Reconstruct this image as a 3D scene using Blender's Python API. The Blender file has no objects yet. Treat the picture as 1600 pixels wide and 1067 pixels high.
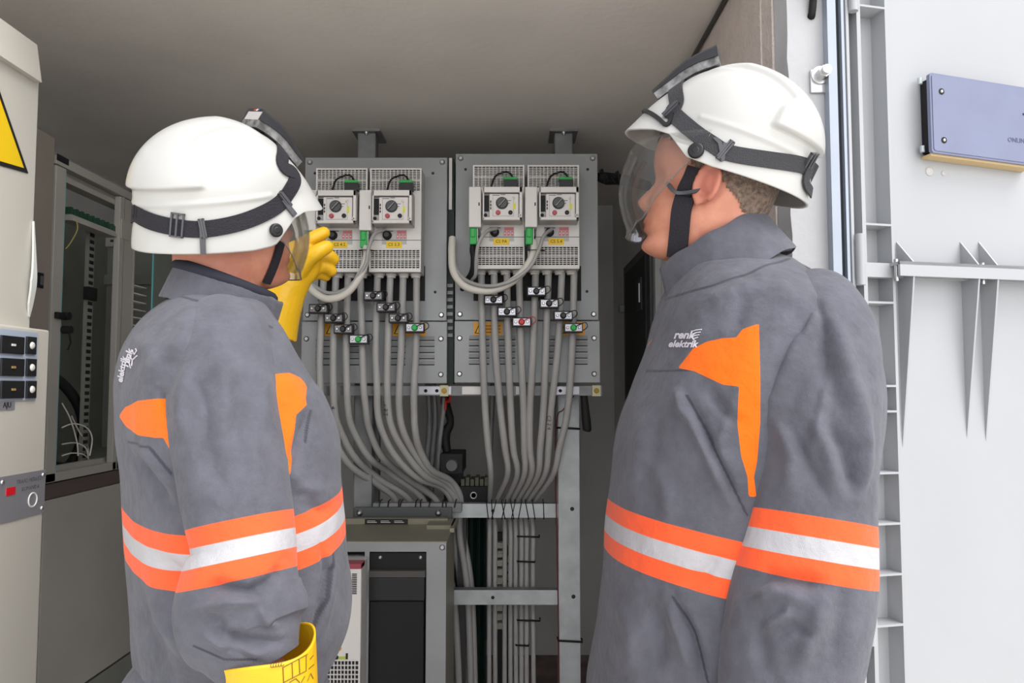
import bpy, bmesh, math, random
import numpy as np
from mathutils import Vector, Matrix, noise
from mathutils.bvhtree import BVHTree
R = math.radians
random.seed(7)
scn = bpy.context.scene
COL = scn.collection
# ------------------------------------------------------------------ camera
F = 1200.0; CX, CY = 800.0, 533.5; TILT = R(3.5); CAMZ = 1.30
cd = bpy.data.cameras.new('camera'); cam = bpy.data.objects.new('camera', cd); COL.objects.link(cam)
cd.sensor_width = 36; cd.lens = F/1600*36; cd.clip_start = .02; cd.clip_end = 200
cam.location = (0, 0, CAMZ); cam.rotation_euler = (R(90)+TILT, 0, 0)
scn.camera = cam
CT, ST = math.cos(TILT), math.sin(TILT)
# ------------------------------------------------------------------ light
w = bpy.data.worlds.new('world'); scn.world = w; w.use_nodes = True
nt = w.node_tree; nt.nodes.clear()
wo = nt.nodes.new('ShaderNodeOutputWorld'); bg = nt.nodes.new('ShaderNodeBackground')
# bright overcast sky, brightest low over the open yard behind the photographer
tc = nt.nodes.new('ShaderNodeTexCoord'); nrm = nt.nodes.new('ShaderNodeVectorMath'); nrm.operation = 'DOT_PRODUCT'
nrm.inputs[1].default_value = Vector((.32, -.93, .12)).normalized()
nt.links.new(tc.outputs['Generated'], nrm.inputs[0])
cr = nt.nodes.new('ShaderNodeValToRGB'); mr = nt.nodes.new('ShaderNodeMapRange'); mr.inputs[1].default_value = -1; mr.inputs[2].default_value = 1
nt.links.new(nrm.outputs['Value'], mr.inputs[0]); nt.links.new(mr.outputs[0], cr.inputs[0])
e = cr.color_ramp.elements; e[0].position = .48; e[0].color = (.13, .14, .16, 1); e[1].position = 1.0; e[1].color = (1.0, 1.0, 1.0, 1)
x_ = e.new(.75); x_.color = (.24, .25, .28, 1); x_ = e.new(.92); x_.color = (.78, .78, .80, 1)
nt.links.new(cr.outputs[0], bg.inputs[0]); bg.inputs[1].default_value = 2.5
nt.links.new(bg.outputs[0], wo.inputs[0])
sl = bpy.data.lights.new('sun', 'SUN'); so = bpy.data.objects.new('sun', sl); COL.objects.link(so)
sl.energy = 2.6; sl.angle = R(42); sl.color = (1, .985, .96)
so.rotation_euler = Vector((-.62, .30, -1.1)).to_track_quat('-Z', 'Y').to_euler()
scn.view_settings.view_transform = 'Standard'; scn.view_settings.look = 'None'
scn.view_settings.exposure = 0.29; scn.view_settings.gamma = 1; scn.view_settings.use_curve_mapping = False

# ------------------------------------------------------------------ helpers
def P(px, py, Y):
    u = (px-CX)/F; v = (CY-py)/F
    d = Vector((u, CT - v*ST, ST + v*CT)); k = Y/d.y
    return Vector((d.x*k, Y, CAMZ + d.z*k))
def proj(V):
    V = np.asarray(V, float); x = V[..., 0]; y = V[..., 1]; z = V[..., 2]-CAMZ
    dep = y*CT + z*ST; up = -y*ST + z*CT
    return np.stack([CX + F*x/dep, CY - F*up/dep], -1)
def ray(px, py):
    u = (px-CX)/F; v = (CY-py)/F
    return Vector((u, CT - v*ST, ST + v*CT)).normalized()
def s2l(c):
    return tuple(((x/255)/12.92 if x/255 <= .04045 else ((x/255+.055)/1.055)**2.4) for x in c)
MATS = {}
def mat(name, rgb, rough=.5, metal=0, var=0.0, vscale=8, bump=0.0, bscale=60, spec=.5, coat=0, rgb2=None, detail=4, trans=0, emit=None, rvar=0):
    if name in MATS: return MATS[name]
    m = bpy.data.materials.new(name); m.use_nodes = True; n = m.node_tree; b = n.nodes['Principled BSDF']
    c = s2l(rgb); b.inputs['Base Color'].default_value = (*c, 1); b.inputs['Roughness'].default_value = rough
    b.inputs['Metallic'].default_value = metal; b.inputs['Specular IOR Level'].default_value = spec
    if coat: b.inputs['Coat Weight'].default_value = coat
    if emit: b.inputs['Emission Color'].default_value = (*s2l(rgb), 1); b.inputs['Emission Strength'].default_value = emit
    t = n.nodes.new('ShaderNodeTexCoord')
    if var or rgb2:
        no = n.nodes.new('ShaderNodeTexNoise'); no.inputs['Scale'].default_value = vscale; no.inputs['Detail'].default_value = detail
        n.links.new(t.outputs['Object'], no.inputs[0])
        r = n.nodes.new('ShaderNodeValToRGB'); e = r.color_ramp.elements
        c2 = s2l(rgb2) if rgb2 else tuple(x*(1-var) for x in c)
        e[0].position = .35; e[0].color = (*c2, 1); e[1].position = .65; e[1].color = (*tuple(min(1, x*(1+var*.5)) for x in c), 1)
        n.links.new(no.outputs[0], r.inputs[0]); n.links.new(r.outputs[0], b.inputs['Base Color'])
        if rvar:
            mr = n.nodes.new('ShaderNodeMapRange'); mr.inputs[3].default_value = rough-rvar; mr.inputs[4].default_value = rough+rvar
            n.links.new(no.outputs[0], mr.inputs[0]); n.links.new(mr.outputs[0], b.inputs['Roughness'])
    if bump:
        no = n.nodes.new('ShaderNodeTexNoise'); no.inputs['Scale'].default_value = bscale; no.inputs['Detail'].default_value = 5
        n.links.new(t.outputs['Object'], no.inputs[0])
        bp = n.nodes.new('ShaderNodeBump'); bp.inputs['Strength'].default_value = bump; bp.inputs['Distance'].default_value = .004
        n.links.new(no.outputs[0], bp.inputs['Height']); n.links.new(bp.outputs[0], b.inputs['Normal'])
    MATS[name] = m; return m
def glassy(name, tint=(1, 1, 1), ior=1.45, rough=.03, haze=0.0, boost=1.0):
    m = bpy.data.materials.new(name); m.use_nodes = True; n = m.node_tree; n.nodes.clear()
    o = n.nodes.new('ShaderNodeOutputMaterial'); tr = n.nodes.new('ShaderNodeBsdfTransparent'); gl = n.nodes.new('ShaderNodeBsdfGlossy')
    tr.inputs[0].default_value = (*tint, 1); gl.inputs['Roughness'].default_value = rough
    fr = n.nodes.new('ShaderNodeFresnel'); fr.inputs[0].default_value = ior
    mul = n.nodes.new('ShaderNodeMath'); mul.operation = 'MULTIPLY'; mul.inputs[1].default_value = boost; mul.use_clamp = True
    mx = n.nodes.new('ShaderNodeMixShader'); n.links.new(fr.outputs[0], mul.inputs[0]); n.links.new(mul.outputs[0], mx.inputs[0])
    n.links.new(tr.outputs[0], mx.inputs[1]); n.links.new(gl.outputs[0], mx.inputs[2])
    last = mx
    if haze:
        df = n.nodes.new('ShaderNodeBsdfDiffuse'); df.inputs[0].default_value = (.8, .8, .8, 1)
        m2 = n.nodes.new('ShaderNodeMixShader'); m2.inputs[0].default_value = haze
        n.links.new(mx.outputs[0], m2.inputs[1]); n.links.new(df.outputs[0], m2.inputs[2]); last = m2
    n.links.new(last.outputs[0], o.inputs[0]); MATS[name] = m; return m

class MB:
    def __init__(s): s.v = []; s.f = []; s.m = []; s.mats = []; s.sm = []
    def mi(s, m):
        if m not in s.mats: s.mats.append(m)
        return s.mats.index(m)
    def add(s, vs, fs, m, smooth=False):
        o = len(s.v); s.v += [tuple(v) for v in vs]; i = s.mi(m)
        for f in fs: s.f.append(tuple(a+o for a in f)); s.m.append(i); s.sm.append(smooth)
    def box(s, a, b, m, M=None, bev=0):
        x0, y0, z0 = [min(p, q) for p, q in zip(a, b)]; x1, y1, z1 = [max(p, q) for p, q in zip(a, b)]
        if bev:
            bm = bmesh.new(); bmesh.ops.create_cube(bm, size=1)
            for v in bm.verts: v.co = Vector((x0+(v.co.x+.5)*(x1-x0), y0+(v.co.y+.5)*(y1-y0), z0+(v.co.z+.5)*(z1-z0)))
            bmesh.ops.bevel(bm, geom=bm.edges[:], offset=bev, segments=2, profile=.5, affect='EDGES')
            bm.verts.index_update()
            vs = [v.co.copy() for v in bm.verts]; fs = [[v.index for v in f.verts] for f in bm.faces]; bm.free()
        else:
            vs = [Vector((x, y, z)) for z in (z0, z1) for y in (y0, y1) for x in (x0, x1)]
            fs = [(0, 2, 3, 1), (4, 5, 7, 6), (0, 1, 5, 4), (2, 6, 7, 3), (0, 4, 6, 2), (1, 3, 7, 5)]
        if M: vs = [M @ v for v in vs]
        s.add(vs, fs, m); return s
    def cyl(s, a, b, r, m, n=16, r2=None, M=None, cap=True):
        a = Vector(a); b = Vector(b); r2 = r if r2 is None else r2; d = (b-a).normalized()
        u = d.orthogonal().normalized(); w_ = d.cross(u); vs = []; fs = []
        for c, rr in ((a, r), (b, r2)):
            for i in range(n):
                t = 2*math.pi*i/n; vs.append(c + u*rr*math.cos(t) + w_*rr*math.sin(t))
        if M: vs = [M @ v for v in vs]
        s.add(vs, [(i, (i+1) % n, n+(i+1) % n, n+i) for i in range(n)], m, True)
        if cap: s.add(vs, [tuple(range(n-1, -1, -1)), tuple(range(n, 2*n))], m)
        return s
    def tube(s, pts, r, m, n=10, M=None, sub=0):
        pts = [Vector(p) for p in pts]
        if sub: 
            pts = smooth_path(pts, sub)
        N = len(pts); rs = [r]*N if not hasattr(r, '__len__') else list(np.interp(np.linspace(0, 1, N), np.linspace(0, 1, len(r)), r))
        vs = []; up = None
        for i, p in enumerate(pts):
            d = (pts[min(i+1, N-1)]-pts[max(i-1, 0)]).normalized()
            if up is None: up = d.orthogonal().normalized()
            up = (up - d*up.dot(d)).normalized(); w_ = d.cross(up)
            for k in range(n):
                t = 2*math.pi*k/n; vs.append(p + up*rs[i]*math.cos(t) + w_*rs[i]*math.sin(t))
        if M: vs = [M @ v for v in vs]
        fs = [(i*n+k, i*n+(k+1) % n, (i+1)*n+(k+1) % n, (i+1)*n+k) for i in range(N-1) for k in range(n)]
        s.add(vs, fs, m, True); s.add(vs, [tuple(range(n-1, -1, -1)), tuple((N-1)*n+k for k in range(n))], m); return s
    def prism(s, poly, off, m):     # planar polygon of 3D points extruded by a vector
        n = len(poly); off = Vector(off); vs = [Vector(p) for p in poly]; vs += [v+off for v in vs]
        s.add(vs, [tuple(range(n-1, -1, -1)), tuple(range(n, 2*n))] + [(i, (i+1) % n, n+(i+1) % n, n+i) for i in range(n)], m); return s
    def lathe(s, a, d, prof, m, n=20):   # prof: (distance along d, radius)
        a = Vector(a); d = Vector(d).normalized(); u = d.orthogonal().normalized(); w_ = d.cross(u); vs = []
        for t, r in prof:
            for k in range(n):
                q = 2*math.pi*k/n; vs.append(a + d*t + u*r*math.cos(q) + w_*r*math.sin(q))
        N = len(prof)
        s.add(vs, [(i*n+k, i*n+(k+1) % n, (i+1)*n+(k+1) % n, (i+1)*n+k) for i in range(N-1) for k in range(n)], m, True)
        s.add(vs, [tuple(range(n-1, -1, -1)), tuple((N-1)*n+k for k in range(n))], m); return s
    def build(s, name, parent=None, fix=True, loc=None):
        me = bpy.data.meshes.new(name); me.from_pydata(s.v, [], s.f)
        for m in s.mats: me.materials.append(m)
        me.polygons.foreach_set('material_index', s.m); me.polygons.foreach_set('use_smooth', s.sm)
        if fix:
            bm = bmesh.new(); bm.from_mesh(me); bmesh.ops.recalc_face_normals(bm, faces=bm.faces); bm.to_mesh(me); bm.free()
        me.update(); return link(name, me, parent)
def link(name, me, parent=None):
    o = bpy.data.objects.new(name, me); COL.objects.link(o)
    if parent:
        o.parent = parent
    return o
def smooth_path(pts, sub):
    out = []; n = len(pts)
    for i in range(n-1):
        p0 = pts[max(i-1, 0)]; p1 = pts[i]; p2 = pts[i+1]; p3 = pts[min(i+2, n-1)]
        for k in range(sub):
            t = k/sub; out.append(.5*((2*p1) + (p2-p0)*t + (2*p0-5*p1+4*p2-p3)*t*t + (3*p1-p0-3*p2+p3)*t**3))
    out.append(pts[-1]); return out
def tag(o, label, cat, group=None, kind=None):
    if label: o['label'] = label
    if cat: o['category'] = cat
    if group: o['group'] = group
    if kind: o['kind'] = kind
    return o
def empty(name, loc, label, cat, group=None):
    o = bpy.data.objects.new(name, None); COL.objects.link(o); o.location = loc; o.empty_display_size = .05
    return tag(o, label, cat, group)
def struct(o, label=None):
    o['kind'] = 'structure'
    if label: o['label'] = label
    return o
def uncenter(o, root):   # child was built in world coordinates: keep it there
    o.matrix_parent_inverse = Matrix.Translation(-Vector(root.location)); return o
def kid(mb, name, root, label=None):
    o = mb.build(name, root)
    if root.parent is None: uncenter(o, root)
    if label: o['label'] = label
    return o
def recentre(o):         # put a one-mesh thing's origin at its own base
    vs = [v.co for v in o.data.vertices]; c = Vector((sum(v.x for v in vs)/len(vs), sum(v.y for v in vs)/len(vs), min(v.z for v in vs)))
    o.data.transform(Matrix.Translation(-c)); o.location = c; return o
def text_mesh(txt, size, mat_, ext=.0004, shear=0, bold=0, align='CENTER', res=2):
    cu = bpy.data.curves.new('text', 'FONT'); cu.body = txt; cu.size = size; cu.extrude = ext; cu.shear = shear; cu.offset = bold
    cu.align_x = align; cu.align_y = 'CENTER'; cu.resolution_u = res
    o = bpy.data.objects.new('text', cu); COL.objects.link(o); dg = bpy.context.evaluated_depsgraph_get()
    me = bpy.data.meshes.new_from_object(o.evaluated_get(dg)); bpy.data.objects.remove(o); bpy.data.curves.remove(cu)
    me.materials.clear(); me.materials.append(mat_); return me
def add_text(mb, txt, size, m, origin, xdir, updir, **k):
    me = text_mesh(txt, size, m, **k); x = Vector(xdir).normalized(); u = Vector(updir).normalized(); n = x.cross(u); o = Vector(origin)
    mb.add([o + x*v.co.x + u*v.co.y + n*v.co.z for v in me.vertices], [tuple(p.vertices) for p in me.polygons], m); bpy.data.meshes.remove(me)
def remesh(vs, fs, voxel, smooth=2, name='r'):
    me = bpy.data.meshes.new(name); me.from_pydata([tuple(v) for v in vs], [], fs); me.update()
    bm = bmesh.new(); bm.from_mesh(me); bmesh.ops.recalc_face_normals(bm, faces=bm.faces); bm.to_mesh(me); bm.free()
    o = bpy.data.objects.new(name, me); COL.objects.link(o)
    r = o.modifiers.new('r', 'REMESH'); r.mode = 'VOXEL'; r.voxel_size = voxel; r.use_smooth_shade = True
    if smooth: sm = o.modifiers.new('s', 'SMOOTH'); sm.iterations = smooth; sm.factor = .5
    dg = bpy.context.evaluated_depsgraph_get(); me2 = bpy.data.meshes.new_from_object(o.evaluated_get(dg))
    bpy.data.objects.remove(o); bpy.data.meshes.remove(me)
    me2.polygons.foreach_set('use_smooth', [True]*len(me2.polygons)); return me2

# ------------------------------------------------------------------ materials
M_ceil = mat('painted_ceiling', (238, 233, 226), .75, var=.06, vscale=3, bump=.25, bscale=40)
M_wall = mat('dark_painted_wall', (204, 203, 201), .8, var=.08, vscale=4, bump=.3, bscale=50)
M_rough = mat('rough_concrete', (215, 203, 196), .9, var=.06, vscale=25, bump=1.0, bscale=120)
M_white = mat('white_painted_concrete', (186, 186, 188), .6, var=.04, vscale=10, bump=.35, bscale=50)
M_floor = mat('stained_floor', (150, 125, 118), .85, rgb2=(110, 100, 98), vscale=7, bump=.3)
M_ground = mat('concrete_ground', (236, 232, 225), .9, rgb2=(226, 222, 214), vscale=5, bump=.4)
M_door = mat('white_moulded_door', (170, 172, 175), .38, var=.02, vscale=4, bump=.04, bscale=20)
M_alu = mat('aluminium_frame', (168, 176, 188), .5, .3, var=.05)
M_gasket = mat('dark_gasket', (38, 42, 46), .5)
M_plate = mat('grey_coated_steel', (158, 161, 162), .5, .15, var=.07, vscale=6, bump=.05)
M_galv = mat('galvanised_steel', (196, 202, 204), .5, .35, rgb2=(178, 184, 186), vscale=18, rvar=.1)
M_galvd = mat('dull_galvanised_steel', (146, 147, 148), .5, .3, rgb2=(124, 126, 128), vscale=14)
M_screw = mat('zinc_screw', (200, 200, 200), .3, .9)
M_dark = mat('black_plastic', (28, 28, 30), .45)
M_blk2 = mat('matt_black_rubber', (20, 20, 21), .7)
M_lgrey = mat('light_grey_plastic', (232, 228, 224), .45)
M_mgrey = mat('mid_grey_plastic', (190, 188, 186), .45)
M_hole = mat('vent_interior', (40, 40, 46), .8)
M_cable = mat('grey_cable_sheath', (172, 171, 169), .5, var=.07, vscale=9)
M_cablew = mat('pale_cable_sheath', (226, 222, 212), .45)
M_yel = mat('yellow_label', (250, 208, 20), .5)
M_yelor = mat('amber_label', (236, 165, 30), .5)
M_green = mat('green_connector', (35, 175, 75), .4)
M_red = mat('red_plastic', (205, 40, 35), .4)
M_ink = mat('black_ink', (25, 25, 28), .6)
M_ltgreen = mat('dark_green_sheet', (14, 44, 36), .5)
M_cream = mat('cream_coated_cabinet', (206, 202, 192), .42, var=.03, vscale=3, bump=.05)
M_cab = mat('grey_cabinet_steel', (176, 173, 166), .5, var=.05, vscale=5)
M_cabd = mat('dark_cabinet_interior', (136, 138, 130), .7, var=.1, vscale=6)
M_brown = mat('brown_grey_steel', (150, 141, 132), .45, var=.04)
M_pane = glassy('glass_edge_pane', (.9, .97, .95), 1.45, .03)
M_edge = mat('glass_edge', (110, 190, 195), .2)
M_trans = glassy('clear_plastic', (.82, .82, .84), 1.5, .12, .25)
M_silver = mat('silver_plate', (186, 186, 194), .35, .6)
M_text = mat('grey_print', (90, 90, 94), .6)
# ================================================================== the setting
RWX = .51; WF = 1.42; BWY = 3.84; CZ = CAMZ+.925; LWX = -1.78
def slab(name, a, b, m, label=None):
    mb = MB(); mb.box(a, b, m); return struct(mb.build(name), label)
slab('floor', (LWX-.15, WF-.45, -.12), (RWX+.12, BWY+.1, 0), M_floor, 'stained reddish grey floor inside the equipment room')
slab('trim_3', (-14, -16, -.16), (14, WF-.451, -.02), M_ground, 'concrete apron outside the room')
slab('trim_4', (RWX+.121, WF-.45, -.16), (14, 14, -.02), M_ground, 'concrete apron to the right of the room')
slab('ceiling', (LWX-.15, WF-.12, CZ), (RWX+.1, BWY+.1, CZ+.15), M_ceil)
slab('wall_back', (LWX-.15, BWY, 0), (RWX+.1, BWY+.1, CZ), M_wall)
slab('wall_left', (LWX-.1, WF-.45, 0), (LWX, BWY, CZ), M_wall)
# right wall: rough inner face, white front end
mb = MB(); mb.box((RWX, WF+.11, 0), (RWX+.1, BWY, CZ), M_wall)
struct(mb.build('wall_right'), 'dark painted inner face of the right wall')
mb = MB(); mb.box((RWX+.001, WF+.05, 0), (RWX+.1, WF+.1095, CZ), M_rough); mb.box((RWX-.002, WF+.11, 0), (RWX, WF+.62, CZ), M_rough)
struct(mb.build('trim_2'), 'rough unpainted concrete strip inside the door jamb')
# white wall end with a chipped irregular inner edge
mb = MB(); random.seed(3); zs = np.linspace(0, CZ+.3, 60); ve = []; n = len(zs)
for z in zs:
    e = RWX + .001 + .0025*noise.noise(Vector((0, 0, z*9))) + .0025*noise.noise(Vector((3, 0, z*30)))
    ve += [(e+.004, WF+.045, z), (e+.012+.003*noise.noise(Vector((9, 0, z*20))), WF, z), (RWX+.1, WF, z), (RWX+.1, WF+.045, z)]
mb.add(ve, [(4*i+a, 4*i+(a+1) % 4, 4*i+4+(a+1) % 4, 4*i+4+a) for i in range(n-1) for a in range(4)] + [(3, 2, 1, 0), (4*n-4, 4*n-3, 4*n-2, 4*n-1)], M_white)
struct(mb.build('wall_front'), 'white painted concrete end of the right wall')
# aluminium door frame and gasket
fx0 = RWX+.092; mb = MB()
mb.box((fx0-.012, WF-.022, 0), (fx0+.004, WF+.06, CZ+.35), M_alu); mb.box((fx0+.004, WF-.012, 0), (fx0+.013, WF+.05, CZ+.35), M_gasket)
mb.box((fx0+.013, WF-.024, 0), (fx0+.018, WF+.05, CZ+.35), M_alu)
struct(mb.build('trim_1'), 'aluminium door frame with dark gasket')
# the open moulded door, swung back past the wall
DA = R(77); dx = Vector((math.sin(DA), math.cos(DA), 0)); dn = Vector((math.cos(DA), -math.sin(DA), 0)); DO = Vector((fx0+.020, WF-.01, 0))
def D(s, z, o=0): return DO + dx*s + dn*o + Vector((0, 0, z))
def door_sz(px, py, off=0):     # where the pixel's ray meets the door plane (moved out by off)
    r = ray(px, py); o = Vector((0, 0, CAMZ)); q = DO + dn*off
    t = (q-o).dot(dn)/r.dot(dn); p = o + r*t - DO; return p.dot(dx), p.z
def dbox(mb, s0, s1, z0, z1, o0, o1, m, bev=0):
    M = Matrix((( dx.x, -dn.x, 0, DO.x), (dx.y, -dn.y, 0, DO.y), (0, 0, 1, 0), (0, 0, 0, 1)))
    mb.box((s0, -o1, z0), (s1, -o0, z1), m, M=M, bev=bev)
door = empty('door_1', DO, 'white moulded door opened wide at the right edge', None); door['kind'] = 'structure'
DT = CZ+.25; DB = .06
mb = MB()
s1, _ = door_sz(1398, 300); s2 = 1.15
dbox(mb, s1, s2, DB, DT, -.05, -.02, M_door)
kid(mb, 'door_panel', door)
mb = MB()
sA, _ = door_sz(1340, 300, .02); sB, _ = door_sz(1352, 300, .02); sC, _ = door_sz(1368, 300, .01)
dbox(mb, 0.0, .006, DB, DT, -.05, .012, M_door); dbox(mb, 0.0, s1, DB, DT, -.055, -.045, M_door)
dbox(mb, .028, .036, DB, DT, -.05, .006, M_door); dbox(mb, s1-.006, s1, DB, DT, -.05, -.005, M_door)
for py in (10, 350, 413, 472, 603, 643, 740, 820, 900, 980):
    _, z = door_sz(1375, py, 0); dbox(mb, .036, s1-.006, z-.002, z+.002, -.045, -.004, M_door)
kid(mb, 'hinge_stile', door, 'ribbed channel along the hinge side')
for (p0, p1) in ((365, 445), (935, 1010), (-60, 18)):
    mb = MB(); _, z1 = door_sz(1350, p0, .02); _, z0 = door_sz(1350, p1, .02); c = D(.014, 0, .016)
    mb.cyl((c.x, c.y, z0), (c.x, c.y, z1), .0085, M_door, 20); dbox(mb, .004, .03, z0+.01, z1-.01, -.01, .012, M_door)
    kid(mb, 'hinge', door)
# shelf rail with tapered brackets
mb = MB(); sR0, zr1 = door_sz(1368, 405, .03); _, zr0 = door_sz(1368, 428, .03)
dbox(mb, sR0, s2, zr0, zr1, -.02, -.003, M_door); sa, _ = door_sz(1392, 415, .0); dbox(mb, sa, s2, zr1-.006, zr1, -.02, .024, M_door)
dbox(mb, sa, s2, zr0, zr1, .018, .024, M_door)
kid(mb, 'shelf_rail', door)
for px, pb in ((1404, 700), (1504, 685), (1533, 690), (1640, 690), (1668, 690)):
    mb = MB(); s, _ = door_sz(px, 500, -.02); _, zt = door_sz(px, 378, -.02); _, zb = door_sz(px, pb, -.02)
    tri = [D(s, zt, -.02), D(s, zr1, .022), D(s, zr0, .022), D(s, zb, -.02)]
    mb.prism(tri, dx*.0035, M_door); kid(mb, 'bracket', door)
for px in (1402, 1537):
    mb = MB(); s, _ = door_sz(px, 430, .01); mb.cyl(D(s, zr0-.008, .008), D(s, zr1+.006, .008), .004, M_screw, 10); kid(mb, 'bolt', door)
mb = MB()
for px, py, r in ((1452, 268, .009), (1474, 271, .005)):
    s, z = door_sz(px, py, -.02); mb.lathe(D(s, z, -.021), dn, [(0, r), (.002, r), (.003, r*.6), (.0015, r*.4)], M_mgrey, 14)
kid(mb, 'drilled_hole', door)
# plastic box screwed to the door
s0, zt = door_sz(1452, 113, .012); _, zb = door_sz(1456, 238, .012); s1b = s0+.24
M_box = mat('blue_grey_plastic', (120, 126, 152), .3, var=.06, vscale=12)
bx = empty('junction_box', D(s0+.12, zb, -.02), 'blue grey flat plastic box screwed onto the white door', 'junction box')
tl = -.045
def Dt(s, z, o=0):   # the box hangs a touch out of level
    q = s-s0; return D(s, z+tl*q, o)
mb = MB(); prof = []
def rbox(mb, s0, s1, z0, z1, o0, o1, r, m):
    pts = []
    for cx_, cz_, a0 in ((s1-r, z1-r, 0), (s0+r, z1-r, 90), (s0+r, z0+r, 180), (s1-r, z0+r, 270)):
        for k in range(6):
            a = R(a0+k*18); pts.append(Dt(cx_+r*math.cos(a), cz_+r*math.sin(a), o0))
    mb.prism(pts, dn*(o1-o0), m)
rbox(mb, s0, s1b, zb, zt, .004, .012, .006, M_box); rbox(mb, s0+.004, s1b-.004, zb+.004, zt-.004, .012, .0135, .005, M_box)
kid(mb, 'lid', bx)
mb = MB(); rbox(mb, s0+.006, s1b-.006, zb+.006, zt-.006, -.019, .004, .004, M_blk2); kid(mb, 'base', bx, 'dark recessed base of the box')
mb = MB(); rbox(mb, s0+.003, s1b, zb-.004, zb+.001, -.019, .006, .001, mat('ochre_edge', (205, 178, 132), .6)); kid(mb, 'bottom_seal', bx)
for px, py in ((1471, 143), (1475, 219)):
    mb = MB(); s, z = door_sz(px, py, .0135); mb.lathe(D(s, z, .0135), dn, [(0, .0062), (.0006, .0062), (.0006, .0045), (-.0005, .0042)], M_blk2, 16)
    mb.lathe(D(s, z, .0135), dn, [(0, .0033), (.002, .003), (.0026, .0015)], M_screw, 14); kid(mb, 'screw', bx)
for z in (zt-.01, zb+.012):
    mb = MB(); c = Dt(s0-.004, z, -.008); mb.cyl(c - Vector((0, 0, .006)), c + Vector((0, 0, .006)), .0045, M_galv, 12); kid(mb, 'clip', bx)
mb = MB(); s, z = door_sz(1578, 217, .0135); add_text(mb, 'ONLINE', .013, mat('embossed_lettering', (96, 100, 128), .35), D(s+.018, z-.002, .0137), dx, (0, 0, 1), ext=.0006)
kid(mb, 'embossed_lettering', bx)
s, z = door_sz(1598, 180, .0135)
mb = MB(); dbox(mb, s, s+.03, z, z+.004, .0133, .0142, M_ink); kid(mb, 'slot', bx)
# bolt on the white wall end, corrugated conduit above
c = P(1279, 120, WF); mb = MB()
bo = empty('wall_bolt', c, 'zinc hexagonal bolt with square washer in the white wall end', 'bolt')
mb.box((c.x-.0175, WF-.006, c.z-.033), (c.x+.0175, WF, c.z+.012), M_screw, bev=.002); kid(mb, 'square_washer', bo)
mb = MB(); mb.cyl((c.x, WF-.010, c.z), (c.x, WF-.006, c.z), .017, M_screw, 28); kid(mb, 'round_washer', bo)
mb = MB(); mb.cyl((c.x+.002, WF-.026, c.z+.001), (c.x+.002, WF-.010, c.z+.001), .0115, M_screw, 6); mb.cyl((c.x+.003, WF-.034, c.z+.002), (c.x+.003, WF-.024, c.z+.002), .0085, M_screw, 16); kid(mb, 'bolt_head', bo)
mb = MB(); a = P(1268, 24, WF-.002); b = P(1276, -50, WF-.03); pts = [a + Vector((0, .02, .003)), a, a.lerp(b, .33), a.lerp(b, .66), b]
pp = smooth_path([Vector(p) for p in pts], 16); mb.tube(pp, [(.0062 if i % 2 else .0076) for i in range(len(pp))], M_blk2, 14)
tag(recentre(mb.build('corrugated_conduit')), 'black corrugated conduit coming out of a hole in the white wall end', 'conduit')
# cable along the ceiling corner at right
mb = MB(); mb.tube([(RWX-.012, 1.6, CZ-.015), (RWX-.008, 1.85, CZ-.012), (RWX-.012, 2.1, CZ-.016), (RWX-.01, 2.6, CZ-.012)], .006, mat('ceiling_cable', (70, 68, 66), .6), 10, sub=5)
tag(recentre(mb.build('ceiling_cable')), 'thin dark cable running along the corner of ceiling and right wall', 'cable')
# dark cabinet on right wall
rc = empty('wall_cabinet', (RWX, 2.9, .75), 'narrow dark electrical cabinet on the right wall beside the visored worker', 'cabinet')
def RW(px, py): # point on right wall
    Y = RWX*F/(px-CX); return P(px, py, Y)
z1 = RW(1000, 405).z; z0 = .70
M_dk = mat('dark_grey_panel', (52, 52, 54), .5)
mb = MB(); mb.box((RWX-.03, 2.66, z0), (RWX, 3.28, z1), M_dk, bev=.004); kid(mb, 'cabinet_body', rc)
mb = MB(); mb.box((RWX-.036, 2.72, z0+.04), (RWX-.03, 3.2, z1-.04), M_blk2); kid(mb, 'cabinet_door', rc)
mb = MB(); zz = RW(1010, 465).z; mb.box((RWX-.042, 2.78, zz-.06), (RWX-.036, 2.88, zz+.06), M_ink); mb.box((RWX-.045, 2.80, zz-.03), (RWX-.042, 2.815, zz+.04), M_screw); kid(mb, 'handle', rc)
mb = MB(); mb.box((RWX-.05, 3.27, zz-.02), (RWX, 3.31, zz+.01), M_galvd, bev=.002); kid(mb, 'latch', rc)
mb = MB(); mb.box((RWX-.022, 2.6, z0), (RWX, 2.64, z1+.02), mat('pale_trunking', (150, 152, 150), .5), bev=.002)
tag(recentre(mb.build('cable_trunking')), 'pale grey vertical trunking on the right wall under the visored face', 'trunking')

# ================================================================== panels and frame in the middle
PY = 2.60
def bolt(mb, x, y, z, r=.007, m=None):
    mb.lathe((x, y, z), (0, -1, 0), [(0, r*1.35), (.0015, r*1.35), (.0015, r), (.006, r), (.007, r*.8)], m or M_screw, 12)
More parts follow.
